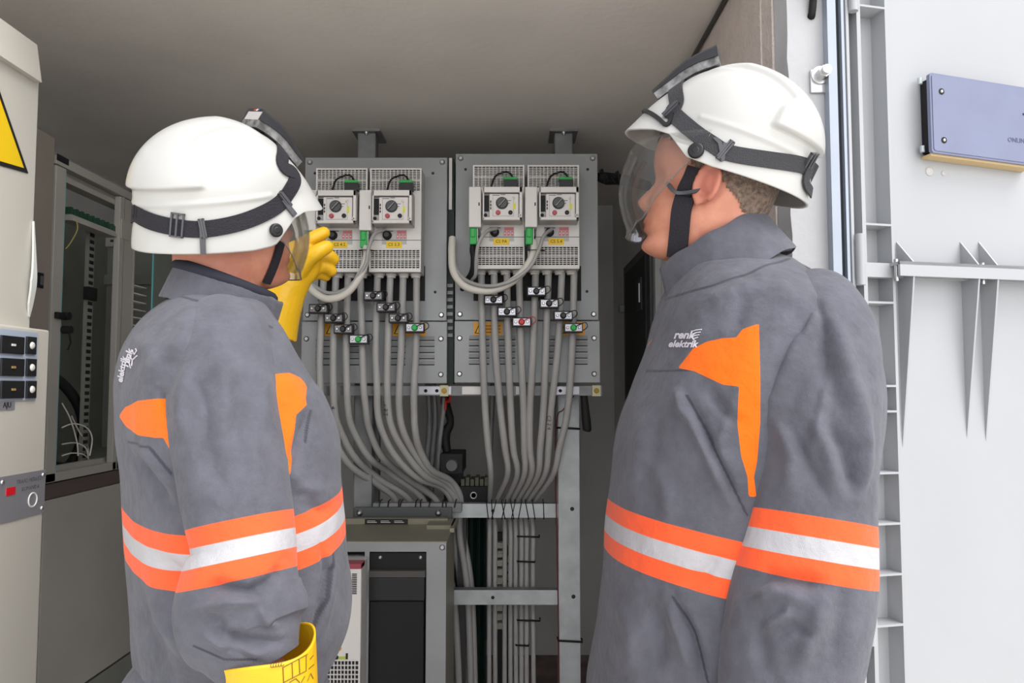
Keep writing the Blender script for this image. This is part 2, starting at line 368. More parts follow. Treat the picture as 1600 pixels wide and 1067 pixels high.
# two steel posts to the ceiling
for px, side in ((575, 'left'), (880, 'right')):
    c = P(px, 300, 2.745); r = empty('steel_post', (c.x, 2.745, .82), f'square steel post reaching the ceiling behind the {side} grey panel', 'post', 'steel posts behind the grey panels')
    mb = MB(); mb.box((c.x-.033, 2.705, .82), (c.x+.033, 2.766, CZ-.008), M_galvd, bev=.005)
    kid(mb, 'post', r)
    mb = MB(); mb.box((c.x-.05, 2.69, CZ-.008), (c.x+.05, 2.83, CZ), M_galvd); kid(mb, 'top_plate', r)
    for dy in (.025, ):
        mb = MB(); mb.lathe((c.x, 2.69+.012, CZ-.008), (0, 0, -1), [(0, .009), (.003, .009), (.008, .006), (.012, .004)], M_screw, 10); kid(mb, 'bolt', r)
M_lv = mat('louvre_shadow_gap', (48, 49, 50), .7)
panels = {}
for side, x0, x1, yt, ym, yb in (('left', 477, 697, 246, 502, 599), ('right', 712, 936, 240, 501, 598)):
    a = P(x0, yt, PY); b = P(x1, yb, PY); zm = P(x1, ym, PY).z
    r = empty('mounting_panel', ((a.x+b.x)/2, PY, b.z), f'grey steel panel with louvred bottom cover, the {side} one of the two', 'panel', 'grey mounting panels')
    mb = MB(); mb.box((a.x, PY, zm+.002), (b.x, PY+.022, a.z), M_plate, bev=.002); kid(mb, 'upper_plate', r)
    mb = MB(); mb.box((a.x+.02, PY+.022, b.z+.02), (b.x-.02, PY+.10, a.z-.02), M_galvd); kid(mb, 'rear_box', r)
    mb = MB(); mb.box((a.x-.001, PY-.008, b.z), (b.x+.003, PY+.02, zm-.002), M_plate, bev=.002)
    W = b.x-a.x; H = zm-b.z
    for k in range(5):
        z = b.z + H*(.29+.098*k)
        for u0, u1 in ((.10, .24), (.30, .42), (.62, .72), (.80, .92)):
            xa, xb = a.x+W*u0, a.x+W*u1
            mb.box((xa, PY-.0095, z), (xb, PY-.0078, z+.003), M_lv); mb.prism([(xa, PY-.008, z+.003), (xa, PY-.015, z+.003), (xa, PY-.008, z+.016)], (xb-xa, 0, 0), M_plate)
    kid(mb, 'louvred_cover', r)
    for u0, u1 in (((.13, .33), (.72, .90)) if side == 'right' else ((.16, .30), (.63, .86))):
        mb = MB(); mb.box((a.x+W*u0, PY-.0095, zm-.05), (a.x+W*u1, PY-.008, zm-.006), M_yelor)
        q = a.x+W*u0; mb.prism([(q+.004, PY-.0095, zm-.044), (q+.034, PY-.0095, zm-.044), (q+.019, PY-.0095, zm-.012)], (0, -.0006, 0), M_ink)
        mb.prism([(q+.009, PY-.0101, zm-.0415), (q+.029, PY-.0101, zm-.0415), (q+.019, PY-.0101, zm-.0185)], (0, -.0004, 0), M_yel)
        for k in range(3): mb.box((q+.04, PY-.0101, zm-.02-.011*k), (a.x+W*u1-.006, PY-.0095, zm-.0165-.011*k), mat('brown_ink', (150, 90, 30), .6))
        kid(mb, 'warning_label', r)
    ins = .017
    for (x, z, y) in ((a.x+ins, a.z-ins, PY), (b.x-ins, a.z-ins, PY), (a.x+ins, zm+.022, PY), (b.x-ins, zm+.022, PY),
                   (a.x+ins, zm-.06, PY-.008), (b.x-ins, zm-.06, PY-.008), (a.x+ins, b.z+.03, PY-.008), (b.x-ins, b.z+.03, PY-.008)):
        mb = MB(); bolt(mb, x, y, z); kid(mb, 'bolt', r)
    for u, z in ((.07, a.z-.055), (.93 if side == 'right' else .9, a.z-.055), (.92, zm+.10)):
        mb = MB(); mb.lathe((a.x+W*u, PY, z), (0, -1, 0), [(0, .005), (.002, .004), (.002, .002)], M_lv, 10); kid(mb, 'hole_plug', r)
    # dark cutouts behind the cables
    mb = MB(); 
    if side == 'left': c0, c1 = P(498, 425, PY), P(664, 470, PY)
    else: c0, c1 = P(740, 425, PY), P(908, 470, PY)
    mb.box((c0.x, PY-.004, c1.z), (c1.x, PY, c0.z+.02), M_blk2); kid(mb, 'cable_entry', r, 'black cable entry strip')
    panels[side] = (a, b, zm)

# circuit breakers -------------------------------------------------
def grille(mb, x0, x1, z0, z1, y, nx, nz, m, mh, th=.012, mid=True):
    f = .005
    mb.box((x0, y+th*.6, z0), (x1, y+th, z1), mh)
    mb.box((x0, y, z0), (x0+f, y+th, z1), m); mb.box((x1-f, y, z0), (x1, y+th, z1), m)
    mb.box((x0+f, y, z0), (x1-f, y+th, z0+.003), m); mb.box((x0+f, y, z1-f), (x1-f, y+th, z1), m)
    for i in range(1, nx):
        x = x0+f+(x1-x0-2*f)*i/nx; mb.box((x-.0011, y+.0004, z0), (x+.0011, y+th*.6, z1), m)
    for k in range(1, nz):
        z = z0+.003+(z1-z0-.003-f)*k/nz; h = .0020 if (k == nz//2 and mid) else .0009
        mb.box((x0, y+.0008, z-h), (x1, y+th*.6, z+h), m)
def breaker(px, py, shift, txt, label, full=True):
    c = P(px, py, 2.50); r = empty('circuit_breaker', (c.x, 2.60, c.z), label, 'circuit breaker', 'circuit breakers on the grey panels')
    hw = .085; H = .346
    def k(mb, n, lab=None, par=None):
        o = mb.build(n, par or r)
        if lab: o['label'] = lab
        return o
    mb = MB(); mb.box((-hw, -.088, .0), (hw, -.0045, H), M_mgrey, bev=.002); mb.box((-hw, -.10, .078), (hw, -.088, .268), M_lgrey, bev=.001)
    mb.box((-hw, -.1005, .1045), (hw, -.0995, .1065), M_text); mb.box((-hw, -.1015, 0), (hw, -.088, .010), M_lgrey, bev=.001)
    k(mb, 'housing')
    mb = MB(); grille(mb, -hw, hw, .268, H, -.10, 13, 12, M_lgrey, M_hole); k(mb, 'top_grille')
    mb = MB(); grille(mb, -hw+.0, hw, .010, .078, -.10, 13, 10, M_lgrey, M_hole); k(mb, 'bottom_grille')
    # control module
    mw = .126; x0 = shift; x1 = shift+mw; z0 = .145; z1 = .252
    mb = MB(); mb.box((x0, -.165, z0), (x1, -.10, z1), M_mgrey, bev=.002)
    mb.box((x0, -.180, z0), (x1, -.165, z0+.009), M_lgrey, bev=.001); mb.box((x0, -.180, z1-.018), (x1, -.165, z1), M_lgrey, bev=.001)
    mb.box((x0, -.180, z0), (x0+.004, -.165, z1), M_lgrey); mb.box((x1-.009, -.180, z0), (x1, -.165, z1), M_lgrey, bev=.001)
    mod = k(mb, 'control_module')
    U = lambda u: x0+u*mw
    V = lambda v: z0+v*(z1-z0)
    mb = MB(); mb.box((U(.17), -.176, V(.085)), (U(.90), -.165, V(.79)), M_lgrey, bev=.001)
    mb.box((U(.02), -.1668, V(.80)), (U(.93), -.1652, V(.85)), M_text)
    for q in ((.24, .74, .18), (.45, .76, .12), (.62, .58, .1), (.62, .5, .06), (.24, .18, .0)):
        if q[2]: mb.box((U(q[0]), -.1765, V(q[1])), (U(q[0]+q[2]), -.176, V(q[1]+.018)), M_text)
    for u0, u1, v0, v1 in ((.25, .255, .12, .72), (.78, .785, .12, .72), (.25, .785, .12, .127)): mb.box((U(u0), -.1765, V(v0)), (U(u1), -.176, V(v1)), M_text)
    for vv in (.32, .42, .52): mb.box((U(.185), -.1768, V(vv)), (U(.215), -.176, V(vv+.07)), M_ink)
    k(mb, 'faceplate', None, mod)
    mb = MB(); mb.box((U(.035), -.172, V(.28)), (U(.15), -.165, V(.76)), M_blk2); k(mb, 'display_slot', None, mod)
    mb = MB(); kc = (U(.485), -.176, V(.51)); mb.lathe(kc, (0, -1, 0), [(0, .0195), (.004, .0195), (.009, .018), (.010, .016)], mat('dark_grey_knob', (72, 74, 76), .4), 28)
    mb.box((-.0028, -.0145, -.016), (.0028, -.009, .016), mat('knob_grip', (52, 54, 56), .4), M=Matrix.Translation(kc) @ Matrix.Rotation(R(42), 4, 'Y'))
    mb.box((-.0004, -.0150, -.015), (.0004, -.0145, .015), M_lgrey, M=Matrix.Translation(kc) @ Matrix.Rotation(R(42), 4, 'Y')); k(mb, 'knob', None, mod)
    mb = MB(); mb.lathe((U(.385), -.176, V(.22)), (0, -1, 0), [(0, .0075), (.005, .0075), (.006, .006)], mat('dusty_red_button', (190, 70, 80), .4), 18); k(mb, 'red_button', None, mod)
    mb = MB(); mb.lathe((U(.70), -.176, V(.225)), (0, -1, 0), [(0, .007), (.004, .007), (.005, .004), (.003, .003)], M_dark, 18); k(mb, 'black_socket', None, mod)
    mb = MB(); mb.box((U(.77), -.1772, V(.32)), (U(.83), -.1762, V(.5)), mat('yellow_mark', (232, 226, 60), .5)); k(mb, 'yellow_mark', None, mod)
    mb = MB(); mb.lathe((U(.77), -.176, V(.66)), (0, -1, 0), [(0, .005), (.001, .005), (.001, .003), (.003, .0025)], M_lgrey, 12); k(mb, 'dial', None, mod)
    for u in (.07, .95):
        mb = MB(); mb.lathe((U(u), -.180, V(.14)), (0, -1, 0), [(0, .006), (.001, .006), (.001, .003), (0, .002)], M_dark if u < .1 else M_lgrey, 12); mb.box((U(u)-.001, -.1815, V(.14)-.001), (U(u)+.001, -.1805, V(.14)+.001), M_ink); k(mb, 'screw', None, mod)
    # side cover and green connector
    sx0 = shift-.046; sx1 = shift-.006
    mb = MB(); mb.box((sx0, -.160, .126), (sx1, -.10, .258), M_lgrey, bev=.003); mb.box((sx1-.009, -.1606, .195), (sx1-.005, -.1598, .206), M_ink); k(mb, 'side_cover', 'narrow pale cover beside the control module')
    mb = MB(); mb.box((sx0+.002, -.150, .072), (sx0+.026, -.115, .126), M_green, bev=.003); mb.box((sx0+.006, -.155, .095), (sx0+.020, -.149, .124), M_green, bev=.002)
    mb.cyl((sx0+.014, -.132, .055), (sx0+.014, -.132, .073), .008, M_dark, 12); mb.box((sx0+.028, -.148, .10), (sx0+.036, -.10, .118), M_dark); mb.box((sx0+.027, -.152, .07), (sx0+.029, -.10, .124), M_lgrey); k(mb, 'green_connector')
    # round multi-pin plug, leds, print
    mb = MB(); mb.lathe((shift+.036, -.10, .121), (0, -1, 0), [(0, .015), (.004, .015), (.004, .0125), (.018, .012), (.02, .008)], M_dark, 20); k(mb, 'round_plug', 'black round plug')
    mb = MB(); mb.box((shift+.018, -.1004, .091), (shift+.100, -.0999, .139), M_mgrey)
    for q in (.070, .082, .094): mb.lathe((shift+q, -.10, .118), (0, -1, 0), [(0, .0022), (.001, .0018)], mat('lamp_white', (250, 235, 235), .3), 8); mb.box((shift+q-.004, -.1008, .110), (shift+q+.004, -.10, .125), mat('pink_print', (214, 120, 125), .5))
    mb.box((shift+.068, -.1008, .127), (shift+.098, -.10, .137), mat('pink_print', (214, 120, 125), .5))
    mb.box((shift+.02, -.1006, .134), (shift+.055, -.10, .137), M_text)
    for q in (.03, .075): mb.prism([(shift+q, -.10, .093), (shift+q+.008, -.10, .093), (shift+q+.004, -.10, .100)], (0, -.0006, 0), M_text)
    k(mb, 'indicator_strip')
    mb = MB(); tx = shift+.058; mb.box((tx-.026, -.1015, .080), (tx+.026, -.10, .101), M_yel, bev=.0005); add_text(mb, txt, .0145, M_ink, (tx, -.1018, .0905), (1, 0, 0), (0, 0, 1), ext=.0002); k(mb, 'yellow_tag', 'yellow tag reading '+txt)
    # top plug with black lead
    mb = MB(); mb.box((.018, -.138, .262), (.062, -.112, .288), M_dark, bev=.001); mb.box((.016, -.136, .286), (.060, -.106, .297), M_green, bev=.002); k(mb, 'top_plug')
    mb = MB(); mb.tube([(.048, -.122, .294), (.036, -.126, .312), (.012, -.128, .312), (-.012, -.130, .297), (-.024, -.13, .262), (-.026, -.13, .250)], .0032, M_blk2, 8, sub=6); k(mb, 'black_lead')
    for i in range(4):
        mb = MB(); x = (-.060, -.020, .022, .062)[i]; mb.lathe((x, -.048, 0), (0, 0, -1), [(0, .018), (.004, .018), (.004, .0155), (.012, .015)], M_lgrey, 18); k(mb, 'cable_gland')
    return r
BL = []
for px, py, sh, tx, lab in ((532, 425, -.062, 'CS 4.2', 'circuit breaker behind the yellow glove, leftmost of the four'),
                            (617, 425, -.062, 'CS 5.3', 'circuit breaker at the right end of the left grey panel'),
                            (779, 420, -.049, 'CS PA', 'circuit breaker tagged CS PA, left one on the right panel'),
                            (865, 420, -.049, 'CS 5.4', 'circuit breaker at the right end of the right grey panel')):
    BL.append(breaker(px, py, sh, tx, lab))

# thick grey cables ---------------------------------------------------
def path(pts): return [P(*p) for p in pts]
LC = [([506, 500, 500, 504, 514, 545, 590, 618], [428, 540, 600, 640, 670, 725, 757, 782]),
      ([525, 521, 521, 523, 531, 555, 592, 640], [428, 540, 600, 640, 670, 715, 748, 782]),
      ([544, 541, 542, 544, 551, 577, 608, 662], [428, 540, 600, 640, 670, 715, 738, 782]),
      ([563, 566, 568, 572, 577, 596, 632, 683], [428, 540, 600, 640, 670, 712, 745, 784]),
      ([590, 587, 589, 590, 596, 616, 650, 690, 706], [428, 540, 600, 640, 670, 710, 745, 762, 786]),
      ([610, 606, 605, 607, 613, 632, 662, 696, 712], [428, 540, 600, 640, 670, 705, 742, 760, 786]),
      ([630, 627, 624, 624, 629, 643, 668, 701, 717], [428, 540, 600, 640, 670, 700, 735, 756, 786]),
      ([651, 650, 647, 647, 649, 656, 674, 706, 722], [428, 540, 600, 640, 675, 703, 734, 753, 786])]
LY = [2.545, 2.50, 2.52, 2.54, 2.56, 2.60, 2.66, 2.76, 2.79]
ordl = ['first', 'second', 'third', 'fourth', 'fifth', 'sixth', 'seventh', 'eighth']
for i, (xs, ys) in enumerate(LC):
    Ys = np.interp(np.linspace(0, 1, len(xs)), np.linspace(0, 1, 9), LY) + .014*(i % 2)*0
    Ys = list(Ys); Ys[0] = 2.552; Ys[1] = 2.545; pts = [P(x, y, Y) for x, y, Y in zip(xs, ys, Ys)]
    pts[0] = Vector((pts[0].x, 2.552, pts[0].z)); 
    e = pts[-1]; pts += [Vector((e.x+.004, 2.79+.026*(i % 3), e.z-.12)), Vector((e.x*.3+(-.215+.0125*i)*.7, 2.78+.03*(i % 3), e.z-.35)), Vector((-.215+.0125*i, 2.78+.03*(i % 3), 0.0))]
    mb = MB(); mb.tube(pts, .0117, M_cable, 14, sub=8)
    tag(recentre(mb.build('grey_cable')), f'thick grey cable bending right below the left panel, {ordl[i]} from the left', 'cable', 'thick grey cables')
    if i in (0, 1, 5): pass
RC = [[752, 754, 758, 763, 767, 765], [772, 774, 782, 789, 793, 774], [792, 794, 798, 802, 808, 789], [811, 814, 818, 819, 819, 798],
      [837, 833, 828, 828, 830, 806], [857, 853, 849, 844, 840, 815], [878, 872, 861, 857, 851, 823], [897, 894, 887, 874, 864, 833]]
for i, xs in enumerate(RC):
    ys = [424, 540, 640, 700, 742, 790]; Ys = [2.552, 2.545, 2.58, 2.60, 2.63, 2.77]
    pts = [P(x, y, Y) for x, y, Y in zip(xs, ys, Ys)]; e = pts[-1]; pts += [Vector((e.x, 2.765, e.z-.1)), Vector((e.x-.001, 2.77, .6)), Vector((e.x+.002*math.sin(i*2), 2.77, 0))]
    mb = MB(); mb.tube(pts, [.0117]*3+[.0115, .0095]+[.0082]*4, M_cable, 14, sub=8)
    tag(recentre(mb.build('grey_cable')), f'thick grey cable tied to the ladder below the right panel, {ordl[i]} from the left', 'cable', 'thick grey cables')
# handwritten marks on cables
mb = MB()
def mark(px, py, Y, txt, size, rot=90):
    c = P(px, py, Y); a = R(rot); mb = MB(); add_text(mb, txt, size, M_ink, c, (math.cos(a), 0, math.sin(a)), (-math.sin(a), 0, math.cos(a)), ext=.0002)
    return tag(recentre(mb.build('cable_mark')), None, None)
def curved_mark(px, py, r, Ycen, txt, size, lab):
    # ink wrapped around a cable of radius r whose axis is at depth Ycen
    c = P(px, py, Ycen); me = text_mesh(txt, size, M_ink, ext=0)
    mb = MB(); vs = []
    for v in me.vertices:
        th = -v.co.y/r; vs.append(Vector((c.x + (r+.0006)*math.sin(th), Ycen-(r+.0006)*math.cos(th), c.z + v.co.x*-1)))
    mb.add(vs, [tuple(p.vertices) for p in me.polygons], M_ink)
    return tag(recentre(mb.build('cable_label')), lab, 'label', 'marks on the grey cables')
curved_mark(604, 637, .0117, 2.537, 'CS 5.2', .02, 'handwritten CS 5.2 on a thick grey cable of the left panel')
curved_mark(522, 630, .0117, 2.541, 'CS 4', .02, 'handwritten CS 4 on a thick grey cable near the orange shoulder patch')
curved_mark(858, 660, .0117, 2.580, 'CS 5.4', .018, 'handwritten letters on a thick grey cable by the ladder rail')

# clamps on the cables
def clamp(px, py, col, label, loop=1):
    c = P(px, py, 2.50); r = empty('cable_clamp', (c.x, 2.545, c.z), label, 'clamp', 'clamps on the grey cables')
    def k(mb, n, lab=None):
        o = mb.build(n, r)
        if lab: o['label'] = lab
    w_, h = .031, .0155
    mb = MB(); mb.box((-w_, -.045, -h), (w_, -.0125, h), M_dark, bev=.002); k(mb, 'clamp_body')
    mb = MB(); mb.box((-w_+.004, -.048, -h+.004), (w_-.003, -.045, h-.004), M_silver if px > 700 or col != M_dark else mat('tarnished_plate', (112, 110, 110), .3, .7), bev=.0008); k(mb, 'front_plate')
    for sx_ in (-.019, .019):
        mb = MB(); mb.lathe((sx_, -.048, 0), (0, -1, 0), [(0, .0048), (.002, .0045), (.003, .003)], M_screw, 12); k(mb, 'screw')
    mb = MB(); mb.lathe((0, -.048, 0), (0, -1, 0), [(0, .011), (.005, .010), (.008, .007)], col, 16); k(mb, 'plug', None)
    if loop:
        mb = MB(); mb.tube([(.006, -.054, .003), (.024, -.056, .012*loop), (.040, -.050, .016), (.046, -.045, .004), (.036, -.040, -.006), (.026, -.038, -.008)], .0015, M_red if col == M_red else M_blk2, 6, sub=5); k(mb, 'wire_loop')
for px, py, col, lab in ((497, 482, M_dark, 'dark cable clamp level with the panel bolt, just right of the raised glove forearm'),
    (521, 497, M_dark, 'dark cable clamp on the second cable, above the leftmost amber label'), (536, 514, M_dark, 'dark cable clamp on the third cable of the left panel'),
    (560, 530, M_green, 'green centred cable clamp, lowest on the left panel'), (583, 462, M_dark, 'dark cable clamp, topmost on the left panel'),
    (603, 480, M_dark, 'dark cable clamp second from top on the left panel'), (622, 497, M_dark, 'dark cable clamp just left of the green one at the right of the left panel'),
    (648, 512, M_green, 'green centred cable clamp on the last cable of the left panel'),
    (771, 468, M_dark, 'dark cable clamp under the hanging white loop on the right panel'), (792, 487, M_dark, 'dark cable clamp just above left of the red one'),
    (815, 503, M_red, 'red centred cable clamp with red loop'), (838, 455, M_dark, 'dark cable clamp, topmost on the right panel'),
    (858, 474, M_dark, 'dark cable clamp second from top at the right of the right panel'), (880, 493, M_dark, 'dark cable clamp just above the green one on the right panel'),
    (896, 512, M_green, 'green centred cable clamp on the right panel')): clamp(px, py, col, lab)

# looping leads
def lead(pts, r, m, lab, cat='cable', name='looping_cable', n=10):
    mb = MB(); mb.tube([P(*p) for p in pts], r, m, n, sub=8); return tag(recentre(mb.build(name)), lab, cat, 'leads plugged into the breakers')
lead([(570, 382, 2.465), (573, 400, 2.45), (562, 432, 2.44), (540, 459, 2.45), (512, 467, 2.46), (489, 455, 2.48), (480, 440, 2.50)], .0125, M_cablew, 'thick white cable looping from the green connector on the left panel')
lead([(600, 359, 2.485), (585, 366, 2.45), (576, 388, 2.43), (570, 415, 2.43), (545, 448, 2.44), (515, 458, 2.46), (488, 445, 2.49)], .006, M_cable, 'slim grey lead looping from the round plug on the left panel')
lead([(833, 377, 2.47), (834, 392, 2.46), (824, 415, 2.45), (800, 440, 2.44), (765, 454, 2.45), (728, 448, 2.47), (709, 425, 2.50), (706, 395, 2.53), (707, 372, 2.56)], .0125, M_cablew, 'thick white cable looping across to the left edge of the right panel')
lead([(862, 358, 2.485), (850, 368, 2.45), (842, 390, 2.43), (828, 417, 2.425), (800, 438, 2.42), (765, 447, 2.43), (732, 440, 2.46), (714, 422, 2.50), (710, 398, 2.54)], .006, M_cable, 'slim grey lead looping beside the thick white cable on the right panel')
lead([(776, 357, 2.485), (760, 362, 2.45), (748, 380, 2.44), (744, 405, 2.45), (742, 432, 2.48), (728, 436, 2.53)], .006, M_cable, 'slim grey lead hanging from the CS PA breaker')
lead([(739, 375, 2.47), (738, 390, 2.46), (741, 405, 2.46), (738, 425, 2.48), (728, 440, 2.52), (722, 452, 2.56)], [.006, .009, .012, .011, .008, .008], M_blk2, 'black taped lead hanging from the left connector of the right panel')
for px, py, lab in ((570, 391, 'small black tie around the white cable on the left panel'), (834, 391, 'small black tie around the white cable on the right panel')):
    mb = MB(); c = P(px+2, py, 2.452); pts = [c + Vector((.021*math.cos(t), .019*math.sin(t), .002*math.sin(t))) for t in np.linspace(0, 2*math.pi, 24)]
    mb.tube(pts, .0016, M_blk2, 6); mb.tube([c + Vector((.019, -.004, 0)), c + Vector((.032, -.012, -.004))], .0015, M_blk2, 6)
    tag(recentre(mb.build('cable_tie')), lab, 'cable tie', 'cable ties')

# rail under the panels
mb = MB(); rl = empty('support_rail', (.0, 2.62, .7), 'drilled steel rail running under both grey panels', 'rail')
a = P(500, 603, 2.62); b = P(940, 618, 2.62); a.z = P(800, 603, 2.62).z
mb.box((a.x, 2.61, b.z), (b.x, 2.65, a.z), M_galvd); kid(mb, 'rail_body', rl)
for q0, q1, m in ((655, 705, M_silver), (722, 752, M_lgrey), (806, 815, M_lgrey), (868, 905, M_silver)):
    mb = MB(); mb.box((P(q0, 600, 2.605).x, 2.603, b.z+.004), (P(q1, 600, 2.605).x, 2.61, a.z-.002), m); 
    if m is M_silver:
        for t in (.2, .55): mb.lathe((P(q0+(q1-q0)*t, 600, 2.6).x, 2.603, (a.z+b.z)/2), (0, -1, 0), [(0, .006), (.001, .006), (.001, .003), (.0, .002)], M_dark, 12)
    kid(mb, 'mounting_plate', rl)
for q in (694, 932):
    mb = MB(); cc = P(q, 610, 2.6); mb.box((cc.x-.014, 2.598, b.z-.002), (cc.x+.014, 2.603, a.z+.002), mat('ivory_plate', (200, 196, 160), .5)); mb.lathe((cc.x, 2.598, (a.z+b.z)/2), (0, -1, 0), [(0, .009), (.003, .008)], mat('brass_screw', (150, 120, 50), .4, .7), 14); kid(mb, 'brass_terminal', rl)

# ladder rack ---------------------------------------------------------
lr = empty('cable_ladder', (.0, 2.70, 0), 'galvanised ladder rack with punched upright right of the tied cables', 'cable ladder')
a = P(872, 700, 2.69); b = P(904, 700, 2.69)
mb = MB(); mb.box((a.x, 2.69, 0), (b.x+.003, 2.698, P(800, 600, 2.69).z+.08), M_galv, bev=.001); mb.box((a.x, 2.698, 0), (a.x+.004, 2.75, P(800, 600, 2.69).z+.08), M_galv); kid(mb, 'upright', lr)
al = P(555, 700, 2.70); mb = MB(); mb.box((al.x-.01, 2.86, 0), (al.x+.055, 2.90, P(800, 600, 2.69).z+.08), M_galvd); kid(mb, 'upright', lr)
for y0, y1, xa in ((787, 809, 716), (922, 945, 708)):
    q0 = P(xa-50, y0, 2.70); q1 = P(873, y1, 2.70); mb = MB(); mb.box((q0.x, 2.70, q1.z), (q1.x, 2.704, q0.z), M_galv, bev=.0008); mb.box((q0.x, 2.704, q0.z-.004), (q1.x, 2.74, q0.z), M_galvd)
    kid(mb, 'rung', lr)
    mb = MB(); h = P(770, (y0+y1)/2, 2.70); mb.lathe((h.x, 2.7, h.z), (0, -1, 0), [(0, .006), (.0008, .006), (.0008, .001)], M_ink, 14); kid(mb, 'punched_hole', lr)
for px, py in ((894, 795), (896, 932), (893, 669)):
    mb = MB(); h = P(px, py, 2.69); mb.lathe((h.x, 2.69, h.z), (0, -1, 0), [(0, .007), (.0008, .007), (.0008, .001)], M_lv, 14)
    if py > 700: kid(mb, 'punched_hole', lr)
# black ties over the upper rung, each a thing
def tie(pts, lab, r=.0017, m=None):
    mb = MB(); mb.tube([Vector(p) for p in pts], r, m or M_blk2, 6); tag(recentre(mb.build('cable_tie')), lab, 'cable tie', 'cable ties')
random.seed(5)
tx = [(760, 763), (768, 770), (775, 768), (784, 789), (790, 784), (798, 803), (805, 799), (815, 810), (821, 826), (832, 836), (849, 850)]
wd = ['leftmost', 'second from the left', 'third from the left', 'fourth from the left', 'fifth from the left', 'sixth from the left', 'seventh from the left', 'fourth from the right', 'third from the right', 'second from the right', 'rightmost']
for i, (q0, q1) in enumerate(tx):
    t0 = P(q0, 784, 2.697); t1 = P(q1, 811, 2.697)
    tie([(t0.x, 2.78, t0.z-.003), (t0.x, 2.72, t0.z+.004), t0, t1, (t1.x, 2.72, t1.z-.004), (t1.x, 2.78, t1.z+.004)], f'black tie lashed over the upper ladder rung, {wd[i]}')
for i, (x0, x1, py) in enumerate(((808, 843, 838), (808, 836, 877), (808, 844, 969), (806, 826, 1008))):
    t0 = P(x0, py, 2.755); t1 = P(x1, py+1, 2.755)
    tie([(t0.x, 2.79, t0.z), t0, t1, (t1.x, 2.79, t1.z)], f'black tie binding the lower cable bundle, {["topmost of four", "second from the top", "second from the bottom", "lowest of four"][i]}', .003)
for i, (x0, x1, py) in enumerate(((870, 906, 669), (872, 910, 1002))):
    t0 = P(x0, py-1, 2.685); t1 = P(x1, py+1, 2.685)
    tie([(t0.x, 2.72, t0.z), t0, t1, (t1.x, 2.72, t1.z)], f'black tie around the ladder upright, {["near the grey panel", "near the floor"][i]}', .0035)
# ties over the left part of the bar above the low cabinet
bar = empty('steel_bar', P(640, 800, 2.64), 'dark grey steel crossbar above the low cabinet', 'crossbar')
q0 = P(553, 793, 2.64); q1 = P(706, 822, 2.64); mb = MB(); mb.box((q0.x, 2.64, q1.z), (q1.x, 2.66, q0.z), mat('slate_steel', (88, 92, 92), .45, .5), bev=.002); kid(mb, 'bar_body', bar)
q2 = P(584, 785, 2.68); mb = MB(); mb.box((q2.x, 2.661, q0.z-.02), (P(722, 790, 2.68).x, 2.70, q2.z), M_galvd, bev=.002); kid(mb, 'tie_rail', bar)
for px in (562, 685):
    mb = MB(); h = P(px, 801, 2.64); mb.lathe((h.x, 2.64, h.z), (0, -1, 0), [(0, .012), (.002, .012), (.003, .008), (.007, .008), (.009, .004)], M_screw, 12); kid(mb, 'bolt', bar)
wl = [594, 607, 623, 627, 650, 657, 672, 692, 697, 712]
wn = ['leftmost', 'second from the left', 'third from the left', 'fourth from the left', 'fifth from the left', 'fifth from the right', 'fourth from the right', 'third from the right', 'second from the right', 'rightmost']
for i, q in enumerate(wl):
    t0 = P(q, 783, 2.657); t1 = P(q-2+(i % 3), 793, 2.657); tie([(t0.x, 2.70, t0.z), (t0.x, 2.66, t0.z), t0, t1], f'short black tie over the bar above the low cabinet, {wn[i]}', .0022)

# low cabinet ---------------------------------------------------------
lc = empty('low_cabinet', (-.33, 2.45, 0), 'low grey metal cabinet with black drawer front in the middle below', 'cabinet')
xr = P(697, 900, 2.30).x; xl = P(500, 900, 2.30).x; zt = P(600, 846, 2.30).z; yb = 2.62
xi0 = P(577, 900, 2.3).x; xi1 = P(666, 900, 2.3).x; zi = P(600, 862, 2.3).z
M_tan = mat('tan_grey_steel', (150, 146, 128), .45, .35, var=.05)
mb = MB(); mb.box((xl, 2.302, zt-.004), (xr+.002, yb, zt), M_tan); mb.box((xr-.004, 2.302, 0), (xr, yb, zt-.004), M_tan); mb.box((xl, yb-.004, 0), (xr-.004, yb, zt-.004), M_tan)
mb.box((xl, 2.302, 0), (xl+.004, yb, zt-.004), M_tan)
mb.box((xr-.002, 2.45, zt-.001), (xr+.012, yb+.02, zt+.012), M_tan); mb.box((xl+.01, yb-.03, zt), (xr-.02, yb, zt+.018), M_tan)
mb.box((xr-.08, 2.5, zt), (xr+.004, yb+.01, zt+.012), M_tan)
kid(mb, 'casing', lc)
mb = MB(); mb.box((xi1, 2.30, 0), (xr, 2.302, zt-.002), M_plate); mb.box((xi1, 2.302, 0), (xi1+.003, 2.36, zi), M_plate); mb.box((xl, 2.30, zi), (xi1, 2.302, zt-.002), M_plate); mb.box((xi0-.014, 2.30, 0), (xi0, 2.302, zi), M_plate)
mb.box((xl, 2.34, 0), (xi1, 2.345, zi), M_blk2)
kid(mb, 'front_frame', lc)
mb = MB(); z2 = P(600, 893, 2.28).z; z3 = P(600, 903, 2.28).z; z4 = P(600, 940, 2.28).z
mb.box((xi0+.002, 2.305, z2), (xi1-.002, 2.34, zi-.004), M_blk2); kid(mb, 'upper_plate', lc)
mb = MB(); mb.box((xi0+.002, 2.286, z3), (xi1-.002, 2.335, z2), mat('grey_lip', (78, 76, 74), .5)); mb.box((xi0+.002, 2.285, z4), (xi1-.004, 2.335, z3-.001), M_dark, bev=.003); mb.box((xi0+.004, 2.29, .0), (xi1-.006, 2.335, z4-.002), M_blk2, bev=.003); kid(mb, 'black_drawer', lc)
